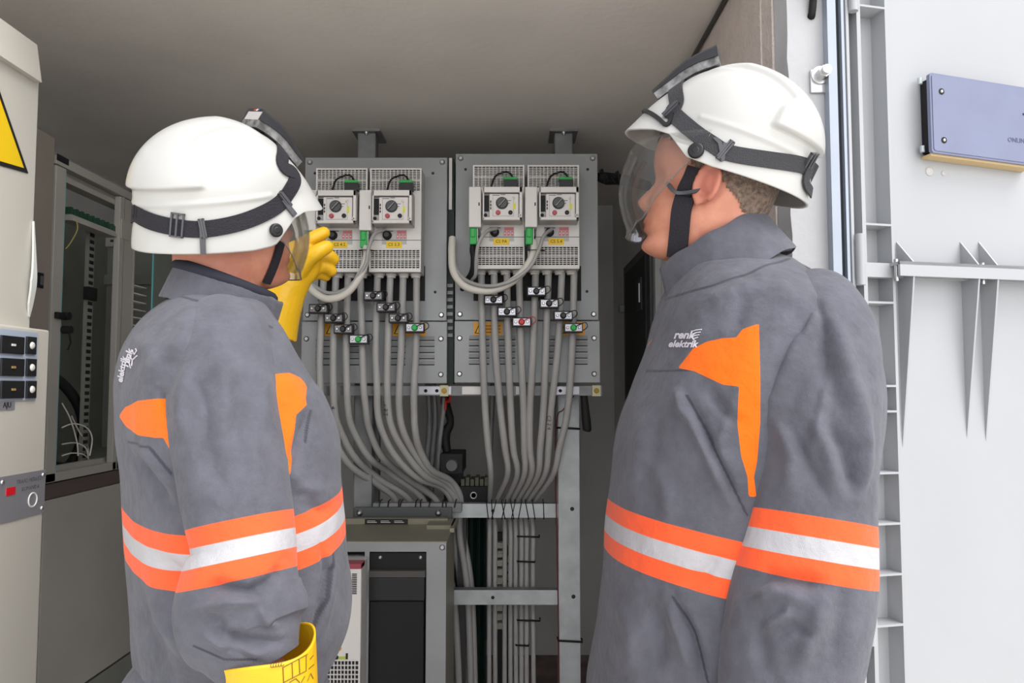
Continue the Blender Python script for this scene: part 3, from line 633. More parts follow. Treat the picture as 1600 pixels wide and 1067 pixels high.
for px, py in ((594, 871), (657, 871)):
    mb = MB(); h = P(px, py, 2.305); mb.lathe((h.x, 2.305, h.z), (0, -1, 0), [(0, .006), (.002, .005), (.003, .003)], M_screw, 12); kid(mb, 'screw', lc)
for px, py, yy in ((691, 855, 2.30), ):
    mb = MB(); h = P(px, py, yy); mb.lathe((h.x, yy, h.z), (0, -1, 0), [(0, .009), (.003, .008), (.005, .005)], M_screw, 14); kid(mb, 'screw', lc)
mb = MB(); h = P(672, 822, 2.585); mb.lathe((h.x, 2.589, h.z), (0, -1, 0), [(0, .009), (.003, .008), (.005, .005)], M_screw, 14); kid(mb, 'screw', lc)
mb = MB(); h0 = P(570, 817, 2.585); h1 = P(637, 828, 2.585); zc = zt+.010; mb.box((h0.x, 2.585, zt+.001), (h1.x, 2.589, zt+.017), M_ink)
for k_ in range(3): mb.box((h0.x+.008+.045*k_, 2.5845, zt+.006), (h0.x+.04+.045*k_, 2.585, zt+.008), M_lgrey); mb.box((h0.x+.008+.045*k_, 2.5845, zt+.011), (h0.x+.035+.045*k_, 2.585, zt+.0125), M_lgrey)
kid(mb, 'rating_label', lc)
# breaker module standing in the left bay of the low cabinet
bb = empty('lower_breaker', (P(545, 1000, 2.27).x, 2.33, 0), 'light grey breaker with mesh grille at the left of the low cabinet', 'circuit breaker')
bx0 = P(492, 1000, 2.20).x; bx1 = P(563, 1000, 2.20).x; by = 2.20
mb = MB(); bz1 = P(560, 882, by).z; zg = P(540, 1030, by).z; mb.box((bx0, by+.012, .02), (bx1, 2.335, bz1), M_mgrey, bev=.002); mb.box((bx0, by, zg), (bx1, by+.012, bz1), M_lgrey, bev=.001); mb.box((bx0, by+.012, 0), (bx1, by+.10, .02), M_mgrey); kid(mb, 'housing', bb)
mb = MB(); grille(mb, bx0, bx1, .03, zg, by, 12, 40, M_lgrey, M_hole); kid(mb, 'grille', bb)
mb = MB(); xg = P(556, 950, by).x; g0 = P(550, 928, by).z; g1 = P(550, 895, by).z
for k_ in range(12): zz_ = g0+(g1-g0)*k_/12; mb.box((xg-.012, by-.0006, zz_), (xg+.002, by, zz_+.003), M_hole)
mb.box((bx0, by-.001, zg), (bx0+.09, by, zg+.008), mat('lime_strip', (190, 200, 90), .5)); h = P(530, 1013, by); mb.lathe((h.x, by, h.z), (0, -1, 0), [(0, .007), (.002, .006)], M_yelor, 12)
h = P(526, 1027, by); mb.lathe((h.x, by, h.z), (0, -1, 0), [(0, .006), (.004, .005)], M_dark, 12); h = P(542, 1025, by); mb.box((h.x-.003, by-.002, h.z-.008), (h.x+.003, by, h.z+.008), M_dark)
kid(mb, 'front_marks', bb)
mb = MB(); mb.box((bx0, by-.001, bz1-.012), (bx1, by+.05, bz1+.002), mat('red_edge', (160, 70, 85), .5)); kid(mb, 'red_edge', bb)

# things behind: round knob device, terminal block, green sheet, pale blocks, black handle, harness
kd = empty('selector_switch', P(705, 745, 2.74), 'black square switch with round grey knob behind the ladder', 'switch')
h = P(705, 727, 2.72); mb = MB(); mb.box((h.x-.04, 2.725, h.z-.03), (h.x+.04, 2.93, h.z+.04), M_blk2, bev=.003); kid(mb, 'switch_body', kd)
mb = MB(); mb.lathe((h.x+.002, 2.725, h.z), (0, -1, 0), [(0, .024), (.006, .024), (.010, .020), (.014, .019)], mat('grey_knob', (86, 88, 90), .4, .2), 24); kid(mb, 'round_knob', kd)
mb = MB(); mb.box((h.x-.04, 2.89, 0), (h.x+.03, 2.93, h.z-.03), M_dk); kid(mb, 'pedestal', kd)
mb = MB(); mb.tube([(h.x-.02, 2.79, h.z+.04), (h.x-.03, 2.80, h.z+.10), (h.x-.01, 2.80, h.z+.15), (h.x-.028, 2.79, h.z+.22), (h.x-.02, 2.78, h.z+.28)], [.014, .02, .013, .018, .01], M_blk2, 10, sub=6)
tag(recentre(mb.build('taped_lead')), 'black taped lead rising above the round knob switch', 'cable')
mb = MB(); mb.tube([P(694, 620, 2.70), P(692, 650, 2.72), P(687, 690, 2.74), P(684, 745, 2.76)], .0085, M_galvd, 10, sub=5); tag(recentre(mb.build('steel_conduit')), 'thin metal conduit dropping behind the left cable bundle', 'conduit')
mb = MB(); mb.tube([P(697, 622, 2.69), P(701, 628, 2.67), P(704, 617, 2.65)], .004, M_red, 8, sub=5); mb.tube([P(697, 626, 2.69), P(696, 640, 2.70)], .004, M_red, 8)
tag(recentre(mb.build('red_wire')), 'short red wire under the rail between the two grey panels', 'wire')
tb = empty('terminal_block', P(742, 772, 2.80), 'olive and black terminal block between the two cable bundles', 'terminal block')
h0 = P(715, 785, 2.80); h1 = P(765, 737, 2.80); mb = MB(); mb.box((h0.x, 2.78, h0.z), (h1.x, 2.90, h0.z+.06), M_blk2, bev=.004); kid(mb, 'black_base', tb)
mb = MB(); mb.lathe((P(740, 774, 2.78).x, 2.78, P(740, 774, 2.78).z), (0, -1, 0), [(0, .013), (.003, .013), (.003, .009), (0, .008)], M_silver, 20); kid(mb, 'ring_terminal', tb)
mb = MB(); M_ol = mat('olive_plastic', (74, 78, 58), .5)
for k_ in range(6): x = h0.x+.012+.017*k_; mb.box((x, 2.79, h0.z+.06), (x+.014, 2.88, h0.z+.085+.006*(k_ % 2)), M_ol, bev=.001)
kid(mb, 'terminals', tb)
mb = MB(); mb.box((h0.x+.002, 2.79, 0), (P(729, 800, 2.80).x, 2.85, h0.z-.001), M_dk); kid(mb, 'pedestal', tb)
q0 = P(731, 812, 2.90); q1 = P(760, 812, 2.90)
mb = MB(); n = 24; pts = []
for i in range(n+1):
    x = q0.x+(q1.x-q0.x)*i/n; pts.append((x, 2.90+.006*math.sin(i*1.4)))
for k_ in range(n): mb.add([(pts[k_][0], pts[k_][1], 0), (pts[k_+1][0], pts[k_+1][1], 0), (pts[k_+1][0], pts[k_+1][1], q0.z+.05), (pts[k_][0], pts[k_][1], q0.z+.05), (pts[k_][0], pts[k_][1]+.003, 0), (pts[k_+1][0], pts[k_+1][1]+.003, 0), (pts[k_+1][0], pts[k_+1][1]+.003, q0.z+.05), (pts[k_][0], pts[k_][1]+.003, q0.z+.05)], [(0, 1, 2, 3), (7, 6, 5, 4), (3, 2, 6, 7), (0, 4, 5, 1)], M_ltgreen)
tag(recentre(mb.build('rubber_sheet', fix=False)), 'dark green rubber sheet hanging behind the ladder rungs', 'sheet')
for (px0, px1, lab, st) in ((775, 788, 'stack of pale ribbed insulator blocks behind the ladder', 846), (793, 800, 'narrow stack of pale insulator blocks right of the wider stack', 868)):
    r_ = empty('insulator_stack', P((px0+px1)/2, 1000, 2.95), lab, 'insulator'); z_ = P(0, st, 2.95).z; x0_ = P(px0, 800, 2.95).x; x1_ = P(px1, 800, 2.95).x
    M_iv = mat('ivory_ceramic', (246, 243, 224), .35); nn = 10 if st < 860 else 5
    mb = MB(); mb.box((x0_-.004, 2.965, 0), (x1_+.004, 2.99, z_+.03), M_dk); kid(mb, 'backing_strip', r_)
    for k_ in range(nn):
        mb = MB(); zz_ = z_-.033*k_; mb.box((x0_, 2.93, zz_-.024), (x1_, 2.965, zz_), M_iv, bev=.004); kid(mb, 'insulator_block', r_)
mb = MB(); c0 = P(911, 606, 2.63); c1 = P(917, 668, 2.62); mb.tube([c0, c0.lerp(c1, .5), c1, c1+Vector((0, 0, -.012))], [.012, .013, .0155, .015, .010], M_blk2, 16, sub=4); tag(recentre(mb.build('rubber_grip')), 'black rubber baton hanging below the right grey panel', 'grip')  # the black cylindrical handle under the right panel, modelled as a free-standing piece
mb = MB(); pts = [P(934, 276, 2.68), P(948, 279, 2.70), P(965, 280, 2.75), P(990, 284, 2.80), P(1010, 290, 2.66)]
mb.tube(pts, [.015, .022, .020, .021, .019], M_blk2, 12, sub=6)
for k_ in range(9): a_ = P(936+k_*6, 278+(k_ % 3)*3-3, 2.68); mb.tube([a_, a_+Vector((.01, -.01, .022-.014*(k_ % 4))), a_+Vector((.018, 0, -.026+.01*(k_ % 3)))], .0035, M_blk2, 6, sub=3)
tag(recentre(mb.build('black_harness')), 'black bundled wiring leaving the right panel toward the right wall', 'cable harness')
mb = MB(); mb.tube([P(897, 618, 2.66), P(880, 640, 2.66), P(871, 650, 2.66), P(868, 700, 2.68), P(870, 830, 2.688), P(873, 1000, 2.688), Vector((P(873, 1000, 2.688).x, 2.688, .02))], .0022, mat('dark_red_wire', (110, 30, 34), .5), 6, sub=6)
tag(recentre(mb.build('thin_red_wire')), 'thin dark red wire running down the inner edge of the ladder upright', 'wire')
# slimmer cables hanging behind the left bundle
for i, (px, y1_, lab) in enumerate(((668, 770, 'dull grey cable behind the left bundle, nearest the conduit'), (677, 760, 'dull grey cable behind the left bundle, beside the taped lead'), (565, 700, 'dull grey cable curving behind the fourth thick cable'))):
    mb = MB(); mb.tube([P(px, 600, 2.82), P(px+3, 660, 2.84), P(px-3+8*(i == 2), y1_, 2.86), P(px, 1000, 2.86)], .010, M_galvd, 10, sub=6); tag(recentre(mb.build('dull_cable')), lab, 'cable')
mb = MB(); mb.tube([P(770, 600, 2.8), P(768, 650, 2.82), P(766, 700, 2.84), P(764, 760, 2.86), P(764, 1000, 2.86)], .010, M_galvd, 10, sub=6); tag(recentre(mb.build('dull_cable')), 'dull grey cable behind the first thick cable of the right panel', 'cable')
mb = MB(); mb.box((P(699, 300, 2.65).x, 2.64, P(0, 600, 2.65).z), (P(710, 300, 2.65).x, 2.72, P(0, 250, 2.65).z), M_ltgreen)
mb.box((P(701, 300, 2.62).x, 2.625, P(0, 330, 2.65).z), (P(706, 300, 2.62).x, 2.64, P(0, 250, 2.65).z), M_lgrey)
for k_ in range(8): zz_ = P(0, 450+k_*11, 2.65).z; mb.box((P(700, 300, 2.65).x, 2.63, zz_), (P(709, 300, 2.65).x, 2.64, zz_+.012), M_galvd)
tag(recentre(mb.build('terminal_strip')), 'dark slotted strip in the gap between the two grey panels', 'terminal strip')
# ================================================================== left side cabinets
def PX(px, py, X):
    r = ray(px, py); k = X/r.x; return Vector((X, r.y*k, CAMZ+r.z*k))
# near cream cabinet
X1 = -.945
t = PX(66, 70, X1+.012); t2 = PX(67, 131, X1+.012)
YE = t.y
cc = empty('cream_cabinet', (X1-.2, 1.3, 0), 'cream metal cabinet at the left edge with a yellow warning triangle', 'cabinet')
YN = 1.02
mb = MB(); ytop = PX(62, 131, X1).y
mb.box((X1-.45, YN, 1.0), (X1, ytop, t2.z+.01), M_cream, bev=.004)
kid(mb, 'cabinet_body', cc)
mb = MB(); mb.prism([(X1-.45, YN-.01, t.z), (X1+.002, YN-.01, t.z), (X1+.014, YN-.01, t2.z), (X1-.45, YN-.01, t2.z)], (0, YE-YN+.01, 0), M_cream); kid(mb, 'sloping_cap', cc)
lo = PX(78, 516, X1+.03)
mb = MB(); mb.box((X1-.45, YN-.02, 0), (X1+.03, lo.y, lo.z), M_cream, bev=.004); kid(mb, 'lower_housing', cc)
# curled pale trim
mb = MB(); e = [PX(52, 345, X1+.004), PX(55, 400, X1+.010), PX(56, 440, X1+.014), PX(50, 475, X1+.008), PX(45, 495, X1+.003)]
e = smooth_path(e, 6); ww = [.001, .008, .016, .012, .001]; wv = np.interp(np.linspace(0, 1, len(e)), np.linspace(0, 1, 5), ww)
vs = []
for p_, w_ in zip(e, wv): vs += [p_ + Vector((0, .004, 0)), p_ + Vector((0, .004-w_, 0)), p_ + Vector((-.004, .004-w_, 0)), p_ + Vector((-.004, .004, 0))]
n = len(e); mb.add(vs, [(4*i+a_, 4*i+(a_+1) % 4, 4*i+4+(a_+1) % 4, 4*i+4+a_) for i in range(n-1) for a_ in range(4)], mat('bright_trim', (225, 228, 224), .4)); kid(mb, 'curled_trim', cc, 'pale curled edging strip')
# warning triangle (surface lettering plane x = const, reading direction is away from camera)
def onX(px, py, X, d=.0008): p_ = PX(px, py, X); return Vector((X+d, p_.y, p_.z))
A = onX(43, 271, X1, .001); apex = onX(-18, 95, X1, .001); L = onX(-95, 232, X1, .001)
cen = (A+apex+L)/3
mb = MB(); mb.prism([A, apex, L], (.0008, 0, 0), M_ink)
mb.prism([cen+(q-cen)*.87+Vector((.0008, 0, 0)) for q in (A, apex, L)], (.0008, 0, 0), M_yel)
kid(mb, 'warning_triangle', cc)
mb = MB(); bolt_ = [(0, .5), (.28, .5), (.1, .12), (.34, .12), (-.12, -.55), (.02, -.1), (-.22, -.1)]
mb.prism([cen + Vector((.0018, q[0]*.05-.01, q[1]*.09)) for q in bolt_], (.0006, 0, 0), M_ink); kid(mb, 'flash_symbol', cc)
# control strip with three rows of switches
X2 = X1+.03
def rect(px0, py0, px1, py1, X):  # y range by px, z by py at the right edge
    a_ = PX(px1, py0, X); b_ = PX(px1, py1, X); c_ = PX(px0, py0, X); return c_.y, a_.y, b_.z, a_.z
mb = MB(); y0, y1, z0, z1 = rect(-60, 520, 58, 625, X2); mb.box((X2, y0, z0), (X2+.002, y1, z1), mat('pale_blue_plate', (178, 190, 208), .4)); pl = kid(mb, 'switch_plate', cc)
for k_ in range(3):
    ya = 527+k_*34
    for (q0, q1, nm) in ((0, 36, 'rocker_switch'), (40, 55, 'indicator_lamp')):
        y0, y1, z0, z1 = rect(q0, ya, q1, ya+27, X2+.002); mb = MB(); mb.box((X2+.0015, y0, z0), (X2+.006, y1, z1), M_dark, bev=.001)
        cy, cz = (y0+y1)/2, (z0+z1)/2
        if nm == 'indicator_lamp': mb.lathe((X2+.006, cy, cz), (1, 0, 0), [(0, .007), (.002, .006), (.003, .003)], M_lgrey, 14)
        else:
            mb.box((X2+.006, cy-.006, cz-.002), (X2+.008, cy+.004, cz+.002), mat('amber_spot', (170, 140, 80), .5) if k_ else M_lgrey)
        kid(mb, nm, cc)
mb = MB(); y0, y1, z0, z1 = rect(-6, 625, 24, 640, X2+.002); mb.box((X2+.0, y0, z0), (X2+.0015, y1, z1), M_silver); add_text(mb, 'AJU', .014, M_ink, (X2+.0018, y1-.022, (z0+z1)/2), (0, 1, 0), (0, 0, 1)); kid(mb, 'name_tag', cc)
mb = MB(); y0, y1, z0, z1 = rect(-3, 733, 70, 800, X2); mb.box((X2+.0, y0, z0), (X2+.002, y1, z1), M_silver, bev=.0005)
for yy, zz_ in ((y1-.008, z1-.01), (y1-.008, z0+.01), (y0+.01, z1-.01)): mb.lathe((X2+.002, yy, zz_), (1, 0, 0), [(0, .0045), (.002, .004), (.003, .002)], M_screw, 12)
add_text(mb, 'TRAFO MERKEZI', .0105, M_text, (X2+.0022, y1-.05, z1-.015), (0, 1, 0), (0, 0, 1)); add_text(mb, 'KUMANDA', .0105, M_text, (X2+.0022, y1-.047, z1-.030), (0, 1, 0), (0, 0, 1))
q0, q1, r0_, r1_ = rect(8, 760, 22, 772, X2); mb.box((X2+.002, q0, r0_), (X2+.003, q1, r1_), mat('bright_red', (226, 24, 40), .4))
mb.tube([(X2+.002, y1-.038+.013*math.cos(t_), z0+.03+.013*math.sin(t_)) for t_ in np.linspace(0, 2*math.pi, 24)], .0016, M_lgrey, 6)
kid(mb, 'name_plate', cc)

# brown grey side cabinet and open rack behind it
X3 = -1.25
def rk(px, py, X=X3): return PX(px, py, X)
bc = empty('tall_steel_cabinet', (X3-.2, 1.9, 0), 'tall brown grey steel cabinet between the cream cabinet and the open rack', 'cabinet')
a = rk(88, 216); mb = MB(); mb.box((X3-.35, 1.60, 0), (X3, a.y-.004, a.z), M_brown, bev=.003); kid(mb, 'cabinet_body', bc)
mb = MB(); q = rk(62, 438); mb.box((X3, q.y-.012, q.z-.02), (X3+.004, q.y+.012, q.z+.02), M_blk2, bev=.001); mb.box((X3+.004, q.y-.004, q.z-.012), (X3+.006, q.y+.006, q.z+.012), M_text); kid(mb, 'recessed_pull', bc)
rack = empty('open_rack', (X3-.3, 2.4, 0), 'open grey equipment rack with inclined top rail behind the left worker', 'rack')
y0 = rk(88, 240).y+.004; zt = rk(90, 241).z; zt2 = rk(90, 256).z; zb = rk(75, 755).z; zb1 = rk(75, 742).z
ys0 = rk(99, 400).y; ys1 = rk(186, 400).y; ys2 = rk(208, 400).y; y3 = rk(238, 500).y; y4 = rk(282, 500).y; yE = 3.2
mb = MB(); mb.box((X3-.03, y0, zt2), (X3, ys2+.06, zt), M_cab, bev=.002); mb.box((X3-.06, y0, zt2-.03), (X3-.02, ys2, zt2-.014), M_cab); kid(mb, 'top_rail', rack)
mb = MB(); mb.box((X3-.02, y0, zb), (X3, ys0, zt2-.003), M_cab, bev=.002); kid(mb, 'front_upright', rack)
mb = MB(); mb.box((X3-.004, ys0, zb+.02), (X3-.001, ys0+.003, zt2-.004), M_edge); kid(mb, 'glass_edge', rack, 'cyan glass door edge')
mb = MB(); mb.box((X3-.02, ys1, zb), (X3, ys2, zt2-.003), M_cab, bev=.002); mb.box((X3-.004, ys1+.02, zb), (X3+.002, ys1+.024, zt2), M_cabd); mb.box((X3-.005, ys2+.006, zb), (X3, ys2+.012, zt2), M_cab)
mb.box((X3+.0, ys1+.004, rk(195, 375).z), (X3+.004, ys1+.055, rk(195, 345).z), M_cab, bev=.001); kid(mb, 'middle_upright', rack)
mb = MB(); mb.box((X3-.03, y0, zb-.0), (X3, y4, zb1+.002), M_cab, bev=.001); mb.box((X3-.05, y0, zb+.0), (X3-.03, y4, zb1+.015), M_cab); kid(mb, 'bottom_rail', rack)
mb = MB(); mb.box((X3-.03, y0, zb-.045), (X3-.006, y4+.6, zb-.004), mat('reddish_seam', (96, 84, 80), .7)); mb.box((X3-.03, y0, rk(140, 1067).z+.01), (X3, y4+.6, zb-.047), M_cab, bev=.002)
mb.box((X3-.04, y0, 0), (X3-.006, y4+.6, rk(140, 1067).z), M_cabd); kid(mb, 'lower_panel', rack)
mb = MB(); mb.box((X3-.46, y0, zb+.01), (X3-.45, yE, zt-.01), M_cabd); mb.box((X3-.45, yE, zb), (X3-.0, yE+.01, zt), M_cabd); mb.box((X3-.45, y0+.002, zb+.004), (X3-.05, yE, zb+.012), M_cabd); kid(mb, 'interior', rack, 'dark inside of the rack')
# perforated rails and strips inside
mb = MB(); xs = X3-.33; zr = zt-.05
mb.box((X3-.45, yE-.02, zr), (X3-.02, yE, zr+.05), M_cab)
for k_ in range(8): mb.box((X3-.43+k_*.055, yE-.021, zr+.018), (X3-.405+k_*.055, yE-.0195, zr+.028), M_ink)
mb.box((X3-.45, yE-.02, zr-.16), (X3-.02, yE, zr-.12), M_cabd); kid(mb, 'perforated_rail', rack)
mb = MB(); yr = ys1-.05; mb.box((X3-.08, yr, zb), (X3-.07, yr+.035, zt-.12), M_cabd)
for z in np.arange(zb+.02, zt-.15, .0215): mb.box((X3-.071, yr+.006, z), (X3-.0685, yr+.029, z+.011), M_ink)
mb.box((X3-.075, yr-.012, rk(178, 470).z), (X3-.06, yr+.04, rk(178, 450).z), M_blk2)
kid(mb, 'slotted_upright', rack)
# green terminal rows
tr = empty('terminal_row', rk(150, 350), 'slanted row of green terminals inside the open rack', 'terminal block')
A_ = rk(108, 325, X3-.02); B_ = rk(190, 352, X3-.10); C_ = rk(108, 343, X3-.02); A_ = Vector((X3-.012, A_.y, A_.z))
B_ = Vector((X3-.012, rk(190, 352).y, A_.z)); d_ = (B_-A_); mb = MB(); mb.box((X3-.05, A_.y, A_.z-.035), (X3-.012, B_.y, A_.z-.018), M_cab); mb.box((X3-.05, A_.y, A_.z), (X3-.044, B_.y, A_.z+.01), M_lgrey); mb.box((X3-.012, A_.y, A_.z-.036), (X3-.008, B_.y, A_.z-.026), M_cab); kid(mb, 'mounting_channel', tr)
nT = 18
for k_ in range(nT):
    y = A_.y+(B_.y-A_.y)*(k_+.1)/nT; mb = MB(); mb.box((X3-.045, y, A_.z-.018), (X3-.014, y+(B_.y-A_.y)/nT*.7, A_.z+.004-(.004 if k_ % 2 else 0)), mat('dark_green_terminal', (38, 78, 60), .5)); kid(mb, 'terminal', tr)
mb = MB(); mb.tube([(X3-.01, A_.y+.02, A_.z-.03), (X3+.0, A_.y+.01, A_.z-.06), (X3-.012, A_.y+.0, A_.z-.10), (X3-.02, A_.y-.01, A_.z-.12)], .002, mat('straw_wire', (170, 160, 90), .5), 6, sub=5); kid(mb, 'yellow_wire', tr)
# second bay: glass edge, white slats, pale side panel
mb = MB(); mb.box((X3-.006, y3, zb1), (X3, y4, zt-.1), mat('pale_green_panel', (128, 134, 126), .5), bev=.001); kid(mb, 'side_panel', rack)
mb = MB(); mb.box((X3-.004, y3-.005, zb1), (X3+.001, y3-.001, zt-.1), M_edge); kid(mb, 'glass_edge', rack, 'cyan glass edge beside the side panel')
for k_ in range(7):
    mb = MB(); z = rk(222, 446+k_*12.5).z; mb.box((X3-.05, ys2+.02, z-.0015), (X3-.02, y3-.006, z+.0015), M_lgrey); kid(mb, 'white_slat', rack)
mb = MB(); q = rk(91, 495); mb.cyl((X3, q.y+.02, q.z+.004), (X3+.02, q.y+.02, q.z+.004), .011, M_blk2, 16); mb.box((X3, q.y-.02, q.z-.006), (X3+.012, q.y+.02, q.z+.012), M_blk2, bev=.002); kid(mb, 'lock', rack)
mb = MB(); mb.cyl((X3+.002, q.y+.02, q.z-.034), (X3+.026, q.y+.02, q.z-.034), .011, M_blk2, 16); mb.tube([(X3+.02, q.y+.02, q.z-.04), (X3+.022, q.y+.026, q.z-.07), (X3+.012, q.y+.03, q.z-.09)], .0025, M_blk2, 6); kid(mb, 'lock', rack)
mb = MB(); q = rk(98, 250); mb.box((X3, q.y-.028, q.z-.008), (X3+.0012, q.y+.028, q.z+.010), M_ink); kid(mb, 'maker_plate', rack)
# coil of black hose and white wires
mb = MB(); zc = rk(140, 680).z; yc = rk(105, 680).y
th = np.linspace(R(-75), R(120), 26); mb.tube([(X3-.10-.05*math.sin(t_)**2, yc+.26*math.cos(t_), zc+.01+.20*math.sin(t_)) for t_ in th], .0155, M_blk2, 12)
mb.tube([(X3-.11, yc+.05*k_, zb+.03+.012*math.sin(k_*1.3)) for k_ in range(7)], .012, M_blk2, 8, sub=4); 
tag(recentre(mb.build('black_hose')), 'coiled black hose lying in the open rack', 'hose')
for k_, (pp, lab) in enumerate((([(97, 630), (110, 655), (120, 690), (122, 712)], 'pale thin wire dangling steeply in the rack'),
    ([(97, 668), (115, 662), (135, 668), (144, 685), (140, 712)], 'pale thin wire arching widest in the rack'), ([(97, 694), (118, 692), (134, 700), (138, 716)], 'pale thin wire in the rack with the flat middle arc'),
    ([(97, 712), (112, 708), (130, 710), (139, 718)], 'pale thin wire lying lowest in the rack'), ([(112, 650), (124, 675), (136, 695), (138, 714)], 'pale thin wire crossing the others in the rack'))):
    mb = MB(); mb.tube([rk(x, y, X3-.04-.008*k_) for x, y in pp], .0022, M_cablew, 6, sub=6); tag(recentre(mb.build('thin_wire')), lab, 'wire', 'pale wires in the rack')
# ================================================================== the two workers
def rings_mesh(Rg, close=True, cap=True):
    n, m, _ = Rg.shape; vs = Rg.reshape(-1, 3); fs = [(i*m+k, i*m+(k+1) % m, (i+1)*m+(k+1) % m, (i+1)*m+k) for i in range(n-1) for k in range(m)]
    if cap: fs += [tuple(range(m-1, -1, -1)), tuple((n-1)*m+k for k in range(m))]
    return vs, fs
def interp(keys, n):    # catmull-rom through rows of numbers
    K = np.array(keys, float); N = len(K); out = []
    for t in np.linspace(0, N-1, n):
        i = min(int(t), N-2); u = t-i; p0, p1, p2, p3 = K[max(i-1, 0)], K[i], K[i+1], K[min(i+2, N-1)]
        out.append(.5*((2*p1)+(p2-p0)*u+(2*p0-5*p1+4*p2-p3)*u*u+(3*p1-p0-3*p2+p3)*u**3))
    return np.array(out)
def torso_rings(rows, az, n=170, m=170, k=2.4, inset=0):
    Fd = np.array([math.cos(az), math.sin(az), 0]); Sd = np.array([-math.sin(az), math.cos(az), 0]); out = []
    for py, L, Rr, Y, b in interp(rows, n):
        pl = P(L, py, Y); pr = P(Rr, py, Y); c = (pl+pr)/2; dr = np.array([c.x, c.y, 0]); dr /= np.linalg.norm(dr); pn = np.array([dr[1], -dr[0], 0])
        w_ = abs(np.dot(np.array(pr-pl), pn))/2; cf = abs(np.dot(Fd, pn)); cs = abs(np.dot(Sd, pn))
        b = max(.01, b); bb = min(b, .93*w_/max(cs, .05)); a = math.sqrt(max(w_*w_-(bb*cs)**2, 1e-4))/cf
        a = max(.01, a-inset); bb = max(.01, b-inset); th = np.linspace(0, 2*np.pi, m, endpoint=False)
        ct, st = np.cos(th), np.sin(th); q = 2/k
        X = a*np.sign(ct)*np.abs(ct)**q; Z = bb*np.sign(st)*np.abs(st)**q
        out.append(np.array(c)[None] + X[:, None]*Fd + Z[:, None]*Sd)
    return np.array(out)
def tube_rings(keys, n=150, m=110, cap=True, e=None):   # keys: px, py, Y, r across the view (m), r along the view (m)
    K = [(*P(k[0], k[1], k[2]), k[3], k[4]) for k in keys]; I = interp(K, n); C = I[:, :3]; out = []
    for i in range(n):
        d = C[min(i+1, n-1)]-C[max(i-1, 0)]; d /= np.linalg.norm(d); vw = C[i]-np.array([0, 0, CAMZ]); vw /= np.linalg.norm(vw)
        if e is not None: vw = np.array(e, float)
        e1 = np.cross(d, vw); e1 /= np.linalg.norm(e1); e2 = np.cross(d, e1); th = np.linspace(0, 2*np.pi, m, endpoint=False)
        out.append(C[i] + np.cos(th)[:, None]*e1*I[i, 3] + np.sin(th)[:, None]*e2*I[i, 4])
    return np.array(out)
def segdist(Q, pts):
    best = np.full(len(Q), 1e9)
    for a, b in zip(pts[:-1], pts[1:]):
        a = np.array(a, float); b = np.array(b, float); ab = b-a; t = np.clip(((Q-a)@ab)/max(1e-9, ab@ab), 0, 1)
        best = np.minimum(best, np.linalg.norm(Q-(a+t[:, None]*ab), axis=1))
    return best
def polysd(Q, poly):
    poly = [tuple(p) for p in poly]; d = segdist(Q, poly+[poly[0]]); ins = np.zeros(len(Q), bool); x, y = Q[:, 0], Q[:, 1]
    for (x0, y0), (x1, y1) in zip(poly, poly[1:]+poly[:1]):
        c = ((y0 > y) != (y1 > y)); 
        with np.errstate(divide='ignore', invalid='ignore'): xi = (x1-x0)*(y-y0)/((y1-y0) if y1 != y0 else 1e-9)+x0
        ins ^= c & (x < xi)
    return np.where(ins, d, -d)
def vnormals(me):
    N = np.zeros(len(me.vertices)*3, 'f'); me.vertices.foreach_get('normal', N); return N.reshape(-1, 3).astype(float)
def vco(me):
    V = np.zeros(len(me.vertices)*3, 'f'); me.vertices.foreach_get('co', V); return V.reshape(-1, 3).astype(float)
def facing(V, N): 
    d = np.array([0, 0, CAMZ])-V; d /= np.linalg.norm(d, axis=1)[:, None]; return np.sum(d*N, 1)
CANVAS_COL = (100, 101, 111)
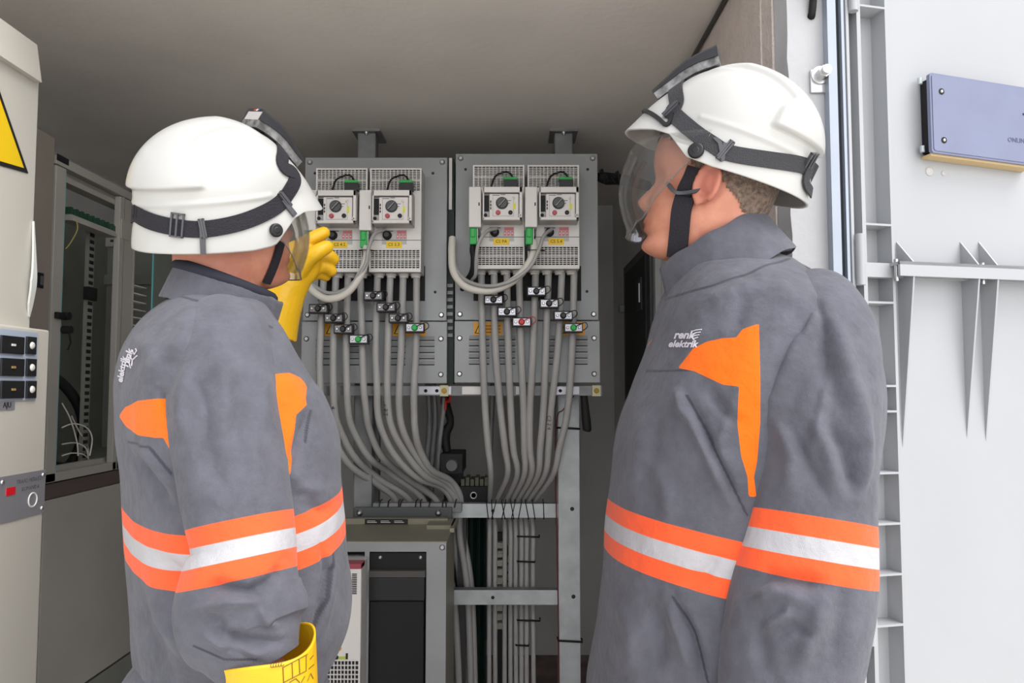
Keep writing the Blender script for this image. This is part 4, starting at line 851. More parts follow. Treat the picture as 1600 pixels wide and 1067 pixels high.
def cloth_material(name):
    m = bpy.data.materials.new(name); m.use_nodes = True; n = m.node_tree; b = n.nodes['Principled BSDF']; L = n.links.new
    b.inputs['Roughness'].default_value = .82; b.inputs['Specular IOR Level'].default_value = .3; b.inputs['Sheen Weight'].default_value = .15
    tcn = n.nodes.new('ShaderNodeTexCoord')
    no = n.nodes.new('ShaderNodeTexNoise'); no.inputs['Scale'].default_value = 22; no.inputs['Detail'].default_value = 12; no.inputs['Roughness'].default_value = .7; L(tcn.outputs['Object'], no.inputs[0])
    r = n.nodes.new('ShaderNodeValToRGB'); c = s2l(CANVAS_COL); c2 = s2l((82, 82, 90)); r.color_ramp.elements[0].position = .3; r.color_ramp.elements[1].position = .7
    r.color_ramp.elements[0].color = (*c2, 1); r.color_ramp.elements[1].color = (*c, 1); L(no.outputs[0], r.inputs[0]); cur = r.outputs[0]
    def attr(nm): a = n.nodes.new('ShaderNodeAttribute'); a.attribute_name = nm; return a.outputs['Fac']
    def mixc(fac, a, col):
        x = n.nodes.new('ShaderNodeMix'); x.data_type = 'RGBA'; L(fac, x.inputs[0]); L(a, x.inputs[6]); x.inputs[7].default_value = (*s2l(col), 1); return x.outputs[2]
    def gt(v, t0, t1): mr = n.nodes.new('ShaderNodeMapRange'); mr.inputs[1].default_value = t0; mr.inputs[2].default_value = t1; L(v, mr.inputs[0]); return mr.outputs[0]
    cur = mixc(gt(attr('seam'), .2, .8), cur, (62, 62, 70))
    cur = mixc(gt(attr('patch'), -.5, .5), cur, (255, 112, 8))
    ab = n.nodes.new('ShaderNodeMath'); ab.operation = 'ABSOLUTE'; L(attr('band'), ab.inputs[0])
    ba = gt(ab.outputs[0], .0372, .0362); cur = mixc(ba, cur, (255, 96, 48)); si = gt(ab.outputs[0], .0127, .0119); cur = mixc(si, cur, (186, 184, 188))
    L(cur, b.inputs['Base Color'])
    mr = n.nodes.new('ShaderNodeMix'); mr.data_type = 'FLOAT'; L(si, mr.inputs[0]); mr.inputs[2].default_value = .82; mr.inputs[3].default_value = .45; L(mr.outputs[0], b.inputs['Roughness'])
    wv = n.nodes.new('ShaderNodeTexNoise'); wv.inputs['Scale'].default_value = 900; L(tcn.outputs['Object'], wv.inputs[0])
    n3 = n.nodes.new('ShaderNodeTexNoise'); n3.inputs['Scale'].default_value = 28; n3.inputs['Detail'].default_value = 3; L(tcn.outputs['Object'], n3.inputs[0])
    ad = n.nodes.new('ShaderNodeMath'); ad.operation = 'MULTIPLY_ADD'; ad.inputs[1].default_value = .12; L(wv.outputs[0], ad.inputs[0]); L(n3.outputs[0], ad.inputs[2])
    bp = n.nodes.new('ShaderNodeBump'); bp.inputs['Strength'].default_value = .7; bp.inputs['Distance'].default_value = .009; L(ad.outputs[0], bp.inputs['Height']); L(bp.outputs[0], b.inputs['Normal'])
    MATS[name] = m; return m
M_cloth = cloth_material('grey_workwear_fabric')
def bvh_of(me): return BVHTree.FromPolygons([v.co.copy() for v in me.vertices], [tuple(p.vertices) for p in me.polygons])
def hit(bv, px, py):
    h = bv.ray_cast(Vector((0, 0, CAMZ)), ray(px, py)); return h
def cloth(name, vs, fs, parent, root, strokes=(), patches=(), band=None, seams=(), amp=.003, seed=0, nscale=(9, 9, 4), bandpts=None):
    me = bpy.data.meshes.new(name); me.from_pydata([tuple(v) for v in vs], [], fs); me.update()
    bm = bmesh.new(); bm.from_mesh(me); bmesh.ops.recalc_face_normals(bm, faces=bm.faces); bm.to_mesh(me); bm.free(); me.update()
    bv0 = bvh_of(me)
    V = vco(me); N = vnormals(me); Q = proj(V); fc = facing(V, N)
    disp = np.array([amp*(noise.noise(Vector((v[0]*nscale[0]+seed, v[1]*nscale[1], v[2]*nscale[2]))) + .45*noise.noise(Vector((v[0]*26+seed, v[1]*26, v[2]*13)))) for v in V])
    vis = np.clip((fc+.05)/.2, 0, 1)
    for pts, wd_, dep in strokes:
        d = segdist(Q, pts); ln = sum(math.dist(a, b) for a, b in zip(pts[:-1], pts[1:]))
        de = np.minimum(np.linalg.norm(Q-np.array(pts[0]), axis=1), np.linalg.norm(Q-np.array(pts[-1]), axis=1)); tap = np.clip(de/(.30*ln+1e-6), .15, 1)
        disp += 1.5*dep*np.exp(-(d/wd_)**2)*vis*tap
    V2 = V + N*disp[:, None]; me.vertices.foreach_set('co', V2.astype('f').ravel()); me.update()
    def fattr(nm, arr): a = me.attributes.new(nm, 'FLOAT', 'POINT'); a.data.foreach_set('value', np.asarray(arr, 'f'))
    pa = np.full(len(V), -20.0)
    for poly in patches: pa = np.maximum(pa, np.where(fc > -.12, np.clip(polysd(Q, poly), -20, 20), -20))
    fattr('patch', pa)
    se = np.zeros(len(V))
    for pts in seams: se = np.maximum(se, np.where(fc > 0, np.clip((2.8-segdist(Q, pts))/1.8, 0, 1), 0))
    fattr('seam', se)
    bd = np.full(len(V), 1.0)
    if bandpts:
        h = [hit(bv0, *p)[0] for p in bandpts]
        print('band hits', name, h)
        if all(x is not None for x in h):
            h = [np.array(x) for x in h]; nn = np.cross(h[1]-h[0], h[2]-h[0]); nn /= np.linalg.norm(nn); bd = (V-h[0])@nn
            print('band normal', nn)
    if band is not None:
        p0, nn = band; bd = (V-np.array(p0))@np.array(nn)
    fattr('band', bd)
    me.materials.append(M_cloth); me.polygons.foreach_set('use_smooth', [True]*len(me.polygons)); me.update()
    o = link(name, me, parent); uncenter_abs(o); return o
def uncenter_abs(o):    # child mesh holds world coordinates
    p = o.parent
    if p is None: return
    W = p.matrix_parent_inverse.copy() if p.parent else Matrix.Identity(4)
    W = world_of(p); o.matrix_parent_inverse = W.inverted()
def world_of(o):
    M = Matrix.Translation(o.location) @ o.rotation_euler.to_matrix().to_4x4()
    return (world_of(o.parent) @ o.matrix_parent_inverse @ M) if o.parent else M
def wkid(mb, name, parent, label=None):
    o = mb.build(name, parent); uncenter_abs(o)
    if label: o['label'] = label
    return o
def mkid(me, name, parent, label=None):
    o = link(name, me, parent); uncenter_abs(o)
    if label: o['label'] = label
    return o
# --- skin
def skin_material():
    m = bpy.data.materials.new('skin'); m.use_nodes = True; n = m.node_tree; b = n.nodes['Principled BSDF']; L = n.links.new
    tcn = n.nodes.new('ShaderNodeTexCoord'); no = n.nodes.new('ShaderNodeTexNoise'); no.inputs['Scale'].default_value = 22; no.inputs['Detail'].default_value = 6; L(tcn.outputs['Object'], no.inputs[0])
    r = n.nodes.new('ShaderNodeValToRGB'); e = r.color_ramp.elements; e[0].position = .3; e[0].color = (*s2l((188, 120, 98)), 1); e[1].position = .7; e[1].color = (*s2l((216, 152, 124)), 1)
    L(no.outputs[0], r.inputs[0]); 
    at = n.nodes.new('ShaderNodeAttribute'); at.attribute_name = 'red'; x = n.nodes.new('ShaderNodeMix'); x.data_type = 'RGBA'; L(at.outputs['Fac'], x.inputs[0]); L(r.outputs[0], x.inputs[6]); x.inputs[7].default_value = (*s2l((172, 84, 72)), 1)
    L(x.outputs[2], b.inputs['Base Color']); b.inputs['Roughness'].default_value = .5; b.inputs['Subsurface Weight'].default_value = .12; b.inputs['Subsurface Radius'].default_value = (.01, .004, .002); b.inputs['Subsurface Scale'].default_value = .5
    n2 = n.nodes.new('ShaderNodeTexNoise'); n2.inputs['Scale'].default_value = 260; L(tcn.outputs['Object'], n2.inputs[0]); bp = n.nodes.new('ShaderNodeBump'); bp.inputs['Strength'].default_value = .25; bp.inputs['Distance'].default_value = .001; L(n2.outputs[0], bp.inputs['Height']); L(bp.outputs[0], b.inputs['Normal'])
    MATS['skin'] = m; return m
M_skin = skin_material()
M_hair = mat('short_brown_hair', (98, 84, 74), .8, rgb2=(150, 128, 112), vscale=160, bump=1.0, bscale=400, detail=6)
HZ = [(-.122, .040, .000, .022), (-.118, .070, .015, .036), (-.108, .088, .035, .047), (-.096, .088, .050, .054), (-.085, .083, .062, .059), (-.077, .090, .068, .062), (-.070, .089, .072, .064), (-.064, .092, .076, .066), (-.052, .090, .080, .068),
      (-.042, .089, .084, .070), (-.02, .086, .090, .073), (0, .081, .096, .075), (.02, .090, .101, .077), (.045, .092, .103, .078), (.075, .084, .097, .072), (.100, .062, .076, .055), (.114, .034, .046, .033), (.119, .006, .010, .006)]
def head_rings(mouth=0):
    I = interp(HZ, 90); out = []; th = np.linspace(0, 2*np.pi, 96, endpoint=False)
    for z, xf, xb, hw in I:
        ct, st = np.cos(th), np.sin(th); q = 2/2.25
        x = np.where(ct > 0, xf, xb)*np.sign(ct)*np.abs(ct)**q; y = hw*np.sign(st)*np.abs(st)**q
        fr = np.clip(x/max(xf, .01), 0, 1)
        nb = np.interp(z, [-.052, -.047, -.040, -.032, -.015, .004, .016], [0, .010, .019, .024, .013, .004, 0]); x = x + fr*nb*np.exp(-(y/np.interp(z, [-.05, -.035, .01], [.014, .012, .008]))**2)
        lb = .0045*(math.exp(-((z+.066)/.005)**2)+math.exp(-((z+.079)/.006)**2)) - .004*math.exp(-((z+.0725)/.0025)**2); x = x+fr*lb*np.exp(-(y/.024)**2)
        x = x - fr*.009*math.exp(-((z-.0)/.012)**2)*np.exp(-((np.abs(y)-.031)/.014)**2)
        x = x + fr*.004*math.exp(-((z-.0)/.007)**2)*np.exp(-((np.abs(y)-.031)/.010)**2)
        x = x + fr*.005*math.exp(-((z+.03)/.016)**2)*np.exp(-((np.abs(y)-.042)/.014)**2)
        x = x + fr*.004*math.exp(-((z+.106)/.012)**2)*np.exp(-(y/.018)**2)
        out.append(np.stack([x, y, np.full_like(x, z)], 1))
    return np.array(out)
def ellipsoid(c, r, M=None, n=24, m=24):
    out = []
    for a in np.linspace(.02, np.pi-.02, n):
        th = np.linspace(0, 2*np.pi, m, endpoint=False); out.append(np.stack([r[0]*np.sin(a)*np.cos(th), r[1]*np.sin(a)*np.sin(th), np.full(m, r[2]*np.cos(a))], 1))
    A = np.array(out).reshape(-1, 3)
    if M is not None: A = np.array([tuple(M @ Vector(v)) for v in A])
    A = A+np.array(c); vs, fs = rings_mesh(A.reshape(n, m, 3)); return vs, fs
class Soup:
    def __init__(s): s.v = []; s.f = []; s.n = 0
    def add(s, vf, M=None):
        vs, fs = vf; vs = np.asarray(vs)
        if M is not None: A = np.array(M); vs = vs@A[:3, :3].T+A[:3, 3]
        s.v.append(vs); s.f += [tuple(i+s.n for i in f) for f in fs]; s.n += len(vs); return s
    def rem(s, vox, smooth=2): return remesh(np.concatenate(s.v), s.f, vox, smooth)
def frame(pos, az, pitch, roll=0):   # x forward, y left, z up; positive pitch looks up, positive roll tips the head to its right
    return Matrix.Translation(pos) @ Matrix.Rotation(az, 4, 'Z') @ Matrix.Rotation(-pitch, 4, 'Y') @ Matrix.Rotation(roll, 4, 'X')
def straight_tube(pts, rs, n=14, m=20):
    K = [(*p, r) for p, r in zip(pts, rs)]; I = interp(K, n); out = []; up = None
    for i in range(n):
        d = I[min(i+1, n-1), :3]-I[max(i-1, 0), :3]; d /= np.linalg.norm(d)
        if up is None: up = np.cross(d, [.3, .5, .8]); 
        up = up-d*np.dot(up, d); up /= np.linalg.norm(up); w_ = np.cross(d, up); th = np.linspace(0, 2*np.pi, m, endpoint=False)
        out.append(I[i, :3]+np.cos(th)[:, None]*up*I[i, 3]+np.sin(th)[:, None]*w_*I[i, 3])
    return rings_mesh(np.array(out))
def ball_end(p, r): return ellipsoid(p, (r, r, r), None, 12, 14)
def person_body(name, HM, torso, az, neck, arms, legs, label):
    S = Soup(); S.add(rings_mesh(head_rings()), HM)
    for s in (-1, 1):
        Me = HM @ Matrix.Translation((-.006, .075*s, -.016)) @ Matrix.Rotation(R(-22*s), 4, 'Z') @ Matrix.Rotation(R(-12), 4, 'Y')
        # ear: rim, bowl and lobe
        rim = [(math.cos(t)*.0165, 0, math.sin(t)*.029) for t in np.linspace(R(-60), R(235), 14)]
        S.add(straight_tube([(x-.001*0, .013*s+.002*s*math.cos(i*.3), z) for i, (x, y, z) in enumerate(rim)], [.0046]*14, 30, 10), Me)
        S.add(ellipsoid((-.002, .004*s, -.002), (.016, .004, .027), None, 12, 14), Me); S.add(ellipsoid((.006, .010*s, -.027), (.008, .005, .009), None, 10, 12), Me)
        S.add(ellipsoid((.0, .010*s, .004), (.008, .005, .018), Matrix.Rotation(R(15), 4, 'Y'), 10, 12), Me)
    S.add(straight_tube(neck, [.060, .061, .063, .070], 16, 36))
    S.add(rings_mesh(torso))
    for a in arms: S.add(straight_tube(*a, 30, 20)); S.add(ball_end(a[0][0], a[1][0]*.98))
    for l in legs: S.add(straight_tube(*l, 30, 24))
    me = S.rem(.0042, 2); V = vco(me); Hi = np.array(HM.inverted()); H = V@Hi[:3, :3].T+Hi[:3, 3]
    red = .55*np.exp(-(np.maximum(0, np.abs(H[:, 0]+.006)-.004)/.018)**2)*np.exp(-((H[:, 2]+.016)/.035)**2)*(np.abs(H[:, 1]) > .070)
    red += .75*np.exp(-((H[:, 2]+.073)/.0065)**2)*np.exp(-(H[:, 1]/.022)**2)*(H[:, 0] > .075) + .25*np.exp(-((H[:, 2]+.12)/.06)**2)*(H[:, 0] < 0)
    a = me.attributes.new('red', 'FLOAT', 'POINT'); a.data.foreach_set('value', np.clip(red, 0, 1).astype('f'))
    me.materials.append(M_skin)
    o = bpy.data.objects.new(name, me); COL.objects.link(o); base = Vector((legs[0][0][-1][0]*.5+legs[1][0][-1][0]*.5, legs[0][0][-1][1]*.5+legs[1][0][-1][1]*.5, 0))
    me.transform(Matrix.Translation(-base)); o.location = base; tag(o, label, 'person'); return o, H, V
def sub_shell(me_src_V, faces, keep, off, mat_, name, parent):
    pass
def add_hair(root, HM, zlo, name='hair'):
    Rg = head_rings(); vs, fs = rings_mesh(Rg, cap=False); H = vs; n, m, _ = Rg.shape
    hair_edge = lambda x, y: np.interp(x, [-.10, -.06, -.02, .02, .05, .09], [zlo, zlo+.004, -.01, .005, .045, .06])
    keep = set(i for i in range(len(H)) if H[i][2] > hair_edge(H[i][0], H[i][1])+.004*noise.noise(Vector(H[i])*160))
    c = np.array([0, 0, 0]); rad = H.copy(); rad[:, 2] *= .4; rad /= np.maximum(1e-4, np.linalg.norm(rad, axis=1))[:, None]
    dz = np.array([h[2]-hair_edge(h[0], h[1]) for h in H]); off = np.clip(.0012+dz*.18, .0012, .006)
    O = H+rad*off[:, None]+np.array([[0, 0, .0]]); ff = [f for f in fs if all(i in keep for i in f)]
    me = bpy.data.meshes.new(name); me.from_pydata([tuple(HM @ Vector(v)) for v in O], [], ff); me.update()
    bm = bmesh.new(); bm.from_mesh(me); bmesh.ops.delete(bm, geom=[v for v in bm.verts if not v.link_faces], context='VERTS'); bmesh.ops.recalc_face_normals(bm, faces=bm.faces); bm.to_mesh(me); bm.free()
    me.materials.append(M_hair); me.polygons.foreach_set('use_smooth', [True]*len(me.polygons)); return mkid(me, name, root)
# --- helmet
M_helm = mat('white_helmet_shell', (192, 191, 187), .32, coat=.3, var=.015, vscale=12)
M_strap = mat('dark_elastic_strap', (52, 52, 56), .75, bump=.6, bscale=500)
M_strapb = mat('black_elastic_strap', (30, 28, 36), .75, bump=.6, bscale=500)
M_buckle = mat('grey_buckle', (78, 78, 82), .4)
M_visor = glassy('clear_visor', (.93, .93, .92), 1.42, .06, .03, .45)
M_visor_edge = glassy('visor_edge', (.55, .54, .50), 1.6, .08, .12)
def helmet_rings(off=0.0, crest=1, drop=0.0):
    n, m = 110, 200; out = []
    ph = np.linspace(-np.pi, np.pi, m, endpoint=False); dg = np.degrees(ph); ad = np.abs(dg)
    rd = 1/np.sqrt((np.cos(ph)/np.where(np.abs(ph) < np.pi/2, .128, .138))**2+(np.sin(ph)/.108)**2)
    pkf = np.exp(-(np.abs(dg)/40)**3); flare = .009+.002*np.cos(ph) + .008*np.exp(-((ad-180)/40)**2)
    rr = rd+flare*(1-pkf)
    zr = np.interp(ad, [0, 25, 42, 55, 75, 95, 125, 155, 180], [.004, .006, .012, .010, -.016, -.018, -.014, -.010, -.008])
    zr = zr-drop*np.clip((ad-45)/35, 0, 1)
    Hh = .160
    for t in np.linspace(0, 1, n):
        if t < .74:
            a = t/.74*np.pi/2; rho = rd*np.sin(a)**.94; z = .042+(Hh-.042)*np.cos(a)**.98*np.ones(m)
            rho = rho+0*ph
        else:
            u = (t-.74)/.26; s = u*u*(3-2*u); rho = rd+(rr-rd)*(.35*u+.65*s); z = .042+(zr-.042)*u
        rho = rho + pkf*.040*np.clip((.098-z)/.095, 0, 1)**1.15
        x = rho*np.cos(ph); y = rho*np.sin(ph)
        if crest:
            # raised centre crest that fades toward the front
            w_ = .048+.012*np.clip(-x/.12, -1, 1); e = np.maximum(1/(1+np.exp(np.clip((np.abs(y)-w_)/.0014, -40, 40))), 1/(1+np.exp(np.clip((x+.066+.35*np.maximum(z-.10, 0))/.0014, -40, 40)))); hgt = .010*np.clip((.07-x)/.06, 0, 1)*np.clip((z-.068)/.004, 0, 1)
            nrm = np.stack([x/.13**2, y/.108**2, np.maximum(z-.042, 0)/.133**2], 1); nrm /= np.maximum(1e-6, np.linalg.norm(nrm, axis=1))[:, None]
            x = x+nrm[:, 0]*e*hgt; y = y+nrm[:, 1]*e*hgt; z = z+nrm[:, 2]*e*hgt
            rb = .002*np.exp(-((z-.048)/.004)**2)*(ad > 70); x = x+np.cos(ph)*rb; y = y+np.sin(ph)*rb
        out.append(np.stack([x, y, z], 1))
    return np.array(out)
def ribbon(path, normals, width_dir, w_, th, m, mb):   # closed box-section ribbon
    n = len(path); vs = []
    for p, nn, wd_ in zip(path, normals, width_dir):
        a = p - wd_*w_/2; b = p + wd_*w_/2; vs += [a, b, b+nn*th, a+nn*th]
    mb.add(vs, [(4*i+a_, 4*i+(a_+1) % 4, 4*i+4+(a_+1) % 4, 4*i+4+a_) for i in range(n-1) for a_ in range(4)]+[(3, 2, 1, 0), (4*n-4, 4*n-3, 4*n-2, 4*n-1)], m, False)
def helmet(root, HM, px_strap, side, px_up, px_lamp, kind):
    """side: -1 when his right side faces the camera, +1 when his left side does"""
    drop = .014 if kind == 'l' else 0; Rg = helmet_rings(drop=drop); n, m, _ = Rg.shape; inner = helmet_rings(crest=0, drop=drop)*np.array([.965, .965, .975]); ov, of = rings_mesh(Rg, cap=False); iv, _f = rings_mesh(inner, cap=False)
    V = np.concatenate([ov, iv]); fs = list(of)+[tuple(i+len(ov) for i in f[::-1]) for f in of]
    b0 = (n-1)*m; fs += [(b0+k, b0+(k+1) % m, len(ov)+b0+(k+1) % m, len(ov)+b0+k) for k in range(m)]
    fs += [tuple(range(m-1, -1, -1)), tuple(len(ov)+k for k in range(m))]
    mb = MB(); A = np.array(HM); W = V@A[:3, :3].T+A[:3, 3]; mb.add(W, fs, M_helm, True); hel = mb.build('helmet', root, fix=True); uncenter_abs(hel); hel['label'] = 'white hard hat with clear visor'
    bv = BVHTree.FromPolygons([Vector(v) for v in ov], [tuple(f) for f in of]); inv = HM.inverted(); camL = inv @ Vector((0, 0, CAMZ))
    def loc(px, py):
        d = (inv.to_3x3() @ ray(px, py)).normalized(); h = bv.ray_cast(camL, d)
        if h[0] is None:
            q = bv.find_nearest(camL + d*((HM.translation-Vector((0, 0, CAMZ))).length)); return q[0], q[1]
        return h[0], h[1]
    def snap(p, off=.0006):
        q = bv.find_nearest(p); nn = q[1]
        if nn.dot(q[0]-Vector((0, 0, .03))) < 0: nn = -nn
        return q[0]+nn*off, nn
    def strap(pts, w_, mtl, nm, mirror=False, th=.0022, off=.0012, label=None, closed_mirror=False):
        P_ = [loc(*p)[0] if not isinstance(p, Vector) else p for p in pts]
        if closed_mirror: P_ = P_ + [Vector((p.x, -p.y, p.z)) for p in reversed(P_)]
        P_ = smooth_path(P_, 12); pos, nor = [], []
        for p in P_: a, b = snap(p, off); pos.append(a); nor.append(b)
        wd_ = []
        for i in range(len(pos)):
            t = (pos[min(i+1, len(pos)-1)]-pos[max(i-1, 0)]).normalized(); wd_.append(nor[i].cross(t).normalized())
        mb = MB(); ribbon([HM @ p for p in pos], [HM.to_3x3() @ x for x in nor], [HM.to_3x3() @ x for x in wd_], w_, th, mtl, mb); return wkid(mb, nm, hel, label)
    return hel, loc, snap, strap, inv
def lbox(mb, M, a, b, m, bev=.001): mb.box(a, b, m, M=M, bev=bev)
def clip_at(HM, hel, snap, p, tdir, w_, l, m, nm, th=.005):
    a, nn = snap(p, .001); t = (tdir-nn*tdir.dot(nn)).normalized(); s = nn.cross(t)
    L_ = Matrix(((t.x, s.x, nn.x, a.x), (t.y, s.y, nn.y, a.y), (t.z, s.z, nn.z, a.z), (0, 0, 0, 1))); mb = MB(); M = HM @ L_
    f = .0025
    for q in (((-l/2, -w_/2, 0), (l/2, -w_/2+f, th)), ((-l/2, w_/2-f, 0), (l/2, w_/2, th)), ((-l/2, -w_/2, 0), (-l/2+f, w_/2, th)), ((l/2-f, -w_/2, 0), (l/2, w_/2, th)), ((-f/2, -w_/2, .0022), (f/2, w_/2, th+.001))): mb.box(q[0], q[1], m, M=M)
    return wkid(mb, nm, hel)
def visor(hel, VM, zt=.035, zb=-.105, R0=.128, hb=36, ry0=.106):
    n, m = 44, 64; vs = []
    for i in range(n):
        u = i/(n-1); half = R(92)*(1-u**1.3)+R(hb)*u**1.3
        for k in range(m):
            s = -1+2*k/(m-1); a = half*s; z = zt+(zb-zt)*u
            if u > .8: z += .018*abs(s)**6*((u-.8)/.2)**2
            rx = R0+.016*math.sin(min(1, u*1.1)*math.pi)**.9; ry = ry0-.006*u
            vs.append(VM @ Vector((rx*math.cos(a), ry*math.sin(a), z)))
    out = MB(); c = VM @ Vector((0, 0, (zt+zb)/2)); inn = [v+(c-v).normalized()*.0016 for v in vs]
    N = n*m; fs = [(i*m+k, i*m+k+1, (i+1)*m+k+1, (i+1)*m+k) for i in range(n-1) for k in range(m-1)]
    out.add(vs+inn, fs+[tuple(N+j for j in f[::-1]) for f in fs], M_visor, True); vo = wkid(out, 'visor', hel, 'clear curved face visor')
    mb = MB(); mb.tube([vs[j] for j in ([i*m for i in range(2, n)] + [(n-1)*m+k for k in range(1, m-1)] + [i*m+m-1 for i in range(n-1, 1, -1)])], .0011, M_visor_edge, 6)
    wkid(mb, 'visor_rim', hel); return vo
def lamp(hel, HM, snap, x0, x1, front_thin, label_strip):
    # flat battery lamp riding the crown, dark cover over a clear base
    n = 14; th = np.linspace(0, 1, n); mb = MB(); mb2 = MB(); top = []; base = []; hw = .030
    for t in th:
        e = R(x0+(x1-x0)*t); a, nn = snap(Vector((.165*math.cos(e), 0, .03+.165*math.sin(e))), .0); nn = Vector((nn.x, 0, nn.z)).normalized(); a = Vector((a.x, 0, a.z))
        hb = .014; ht = .012+(.024-.010)*((1-t) if front_thin else t)+.004
        ww = hw*(1-.25*t)
        base.append([a+Vector((0, s*ww*1.0, 0))+nn*h for s, h in ((-1, .001), (1, .001), (1, hb), (-1, hb))])
        top.append([a+Vector((0, s*ww*w2, 0))+nn*h for s, h, w2 in ((-1, hb, 1.12), (1, hb, 1.12), (1, ht, 1.05), (1, ht+.004, .9), (-1, ht+.004, .9), (-1, ht, 1.05))])
    def loft(mbx, sec, m):
        k = len(sec[0]); vs = [HM @ p for s in sec for p in s]
        mbx.add(vs, [(i*k+a, i*k+(a+1) % k, (i+1)*k+(a+1) % k, (i+1)*k+a) for i in range(len(sec)-1) for a in range(k)]+[tuple(range(k-1, -1, -1)), tuple((len(sec)-1)*k+a for a in range(k))], m)
    loft(mb, base, mat('clear_grey_plastic', (150, 150, 150), .15, spec=.8, rgb2=(70, 68, 66), vscale=60)); loft(mb2, top, mat('lamp_cover', (44, 44, 48), .35, var=.1))
    wkid(mb, 'lamp_base', hel); wkid(mb2, 'lamp_cover', hel, 'black flat head lamp on the crown')
    if label_strip:
        s = base[0]; t_ = top[0]; n0 = (HM.to_3x3() @ Vector((-1, 0, .1))).normalized(); mb3 = MB()
        a, b, c, d = [HM @ p for p in (t_[0], t_[1], t_[3], t_[4])]; a2 = b.lerp(a, .12); b2 = b.lerp(a, .88); c2 = b.lerp(c, .72); q = (c2-b)
        mb3.prism([a2, b2, b2+q, a2+q], n0*.0008, mat('pale_sticker', (196, 190, 186), .4)); wkid(mb3, 'sticker', hel)
        mb3 = MB(); e0 = b.lerp(c, .80); e1 = b.lerp(c, .97)
        for k_, cm in enumerate(((220, 70, 60), (235, 225, 220), (60, 70, 110))):
            o0 = (a-b)*(.35+.12*k_); mb3.prism([e0+o0, e0+o0+(a-b)*.09, e1+o0+(a-b)*.13, e1+o0+(a-b)*.04], n0*.0008, mat('stripe%d' % k_, cm, .4))
        wkid(mb3, 'striped_mark', hel)
def collar(root, c, az, tilt, top, bot, h, name='collar', lean=(0, 0, 0), gap=.10, side_tilt=0):
    n, m = 26, 120; Fm = Matrix.Translation(c) @ Matrix.Rotation(az, 4, 'Z') @ Matrix.Rotation(tilt, 4, 'Y') @ Matrix.Rotation(side_tilt, 4, 'X'); rows = []
    prof = [(0, 1.0, 0)] + [(t, 1, 0) for t in np.linspace(.1, .95, 12)] + [(1.0, 1, -.0015), (1.0, 1, -.0045)] + [(t, 1, -.006) for t in np.linspace(.95, 0, 10)]
    for t, q, o in prof:
        ax = bot[0]+(top[0]-bot[0])*t+o; bx_ = bot[1]+(top[1]-bot[1])*t+o; th = np.linspace(gap, 2*np.pi-gap, m); row = []
        for a in th:
            wob = .0012*math.sin(a*9+t*2)
            v = Vector((ax*math.cos(a)+lean[0]*t + (.012*math.exp(-(min(a, 2*math.pi-a)/.5)**2)), (bx_)*math.sin(a)+lean[1]*t, h*t+wob)); row.append(tuple(Fm @ v))
        rows.append(row)
    Rg = np.array(rows); n = len(rows); vs = Rg.reshape(-1, 3); fs = [(i*m+k, i*m+k+1, (i+1)*m+k+1, (i+1)*m+k) for i in range(n-1) for k in range(m-1)]
    fs += [tuple(i*m for i in range(n-1, -1, -1)), tuple(i*m+m-1 for i in range(n))]
    return vs, fs
def fingers_glove(name, hand, palm, fingers, cuff, parent, mtl, vox=.0024, label=None):
    S = Soup()
    for vf in palm: S.add(vf)
    for pts, rs in fingers: S.add(straight_tube(pts, rs, 22, 18)); S.add(ball_end(pts[-1], rs[-1]*.99)); S.add(ball_end(pts[0], rs[0]*.98))
    me = S.rem(vox, 3); me.materials.append(mtl); return mkid(me, name, parent, label)
M_glove = mat('yellow_rubber_glove', (238, 186, 28), .38, var=.06, vscale=14, bump=.35, bscale=70)
M_gink = mat('brown_glove_print', (120, 96, 30), .6)

# ------------------------------------------------------------------ right worker (faces left)
YR = 1.18; azR = R(182)
headR = frame(P(1110, 292, YR), R(163), R(9), 0)
rowsR = [(400, 1118, 1208, YR, .055), (407, 1092, 1232, YR, .075), (420, 1062, 1246, YR, .102), (440, 1044, 1268, YR, .135), (464, 1030, 1294, YR, .165), (500, 1016, 1322, YR, .195), (545, 1003, 1342, YR, .212), (600, 982, 1354, YR, .218),
 (650, 964, 1356, YR, .216), (700, 954, 1350, YR, .213), (760, 948, 1338, YR, .210), (830, 939, 1325, YR, .208), (900, 935, 1318, YR, .205), (980, 928, 1312, YR, .205), (1067, 915, 1305, YR, .205), (1110, 912, 1300, YR, .205)]
TR = torso_rings(rowsR, azR, 300, 420)
def rings_in(Tr, rows, az, ins): return torso_rings(rows, az, 60, 60, inset=ins)
inR = torso_rings(rowsR[4:], azR, 70, 70, inset=.035)
def V3(px, py, Y): return tuple(P(px, py, Y))
hipz = .80
shN = V3(1262, 560, YR-.12); elN = V3(1268, 790, .97); wrN = V3(1225, 1040, .93)
shF = V3(1165, 545, YR+.130); elF = V3(1120, 760, 1.38); wrF = V3(1060, 960, 1.36)
neckR = [tuple(headR @ Vector((-.028, 0, -.02))), tuple(headR @ Vector((-.034, 0, -.075))), V3(1150, 388, YR), V3(1152, 500, YR)]
cR = P(1140, 1110, YR)
legR = [([(cR.x, YR-.09, .88), (cR.x-.01, YR-.10, .48), (cR.x+.03, YR-.11, .09)], [.085, .055, .042]), ([(cR.x, YR+.09, .88), (cR.x-.04, YR+.10, .48), (cR.x-.02, YR+.11, .09)], [.085, .055, .042])]
armsR = [([shN, elN, wrN], [.044, .042, .031]), ([shF, elF, wrF], [.044, .042, .031])]
pR, _, _ = person_body('person', headR, inR, azR, neckR, armsR, legR, 'man at right in white helmet, seen in profile, looking up at the panels')
add_hair(pR, headR, -.058)

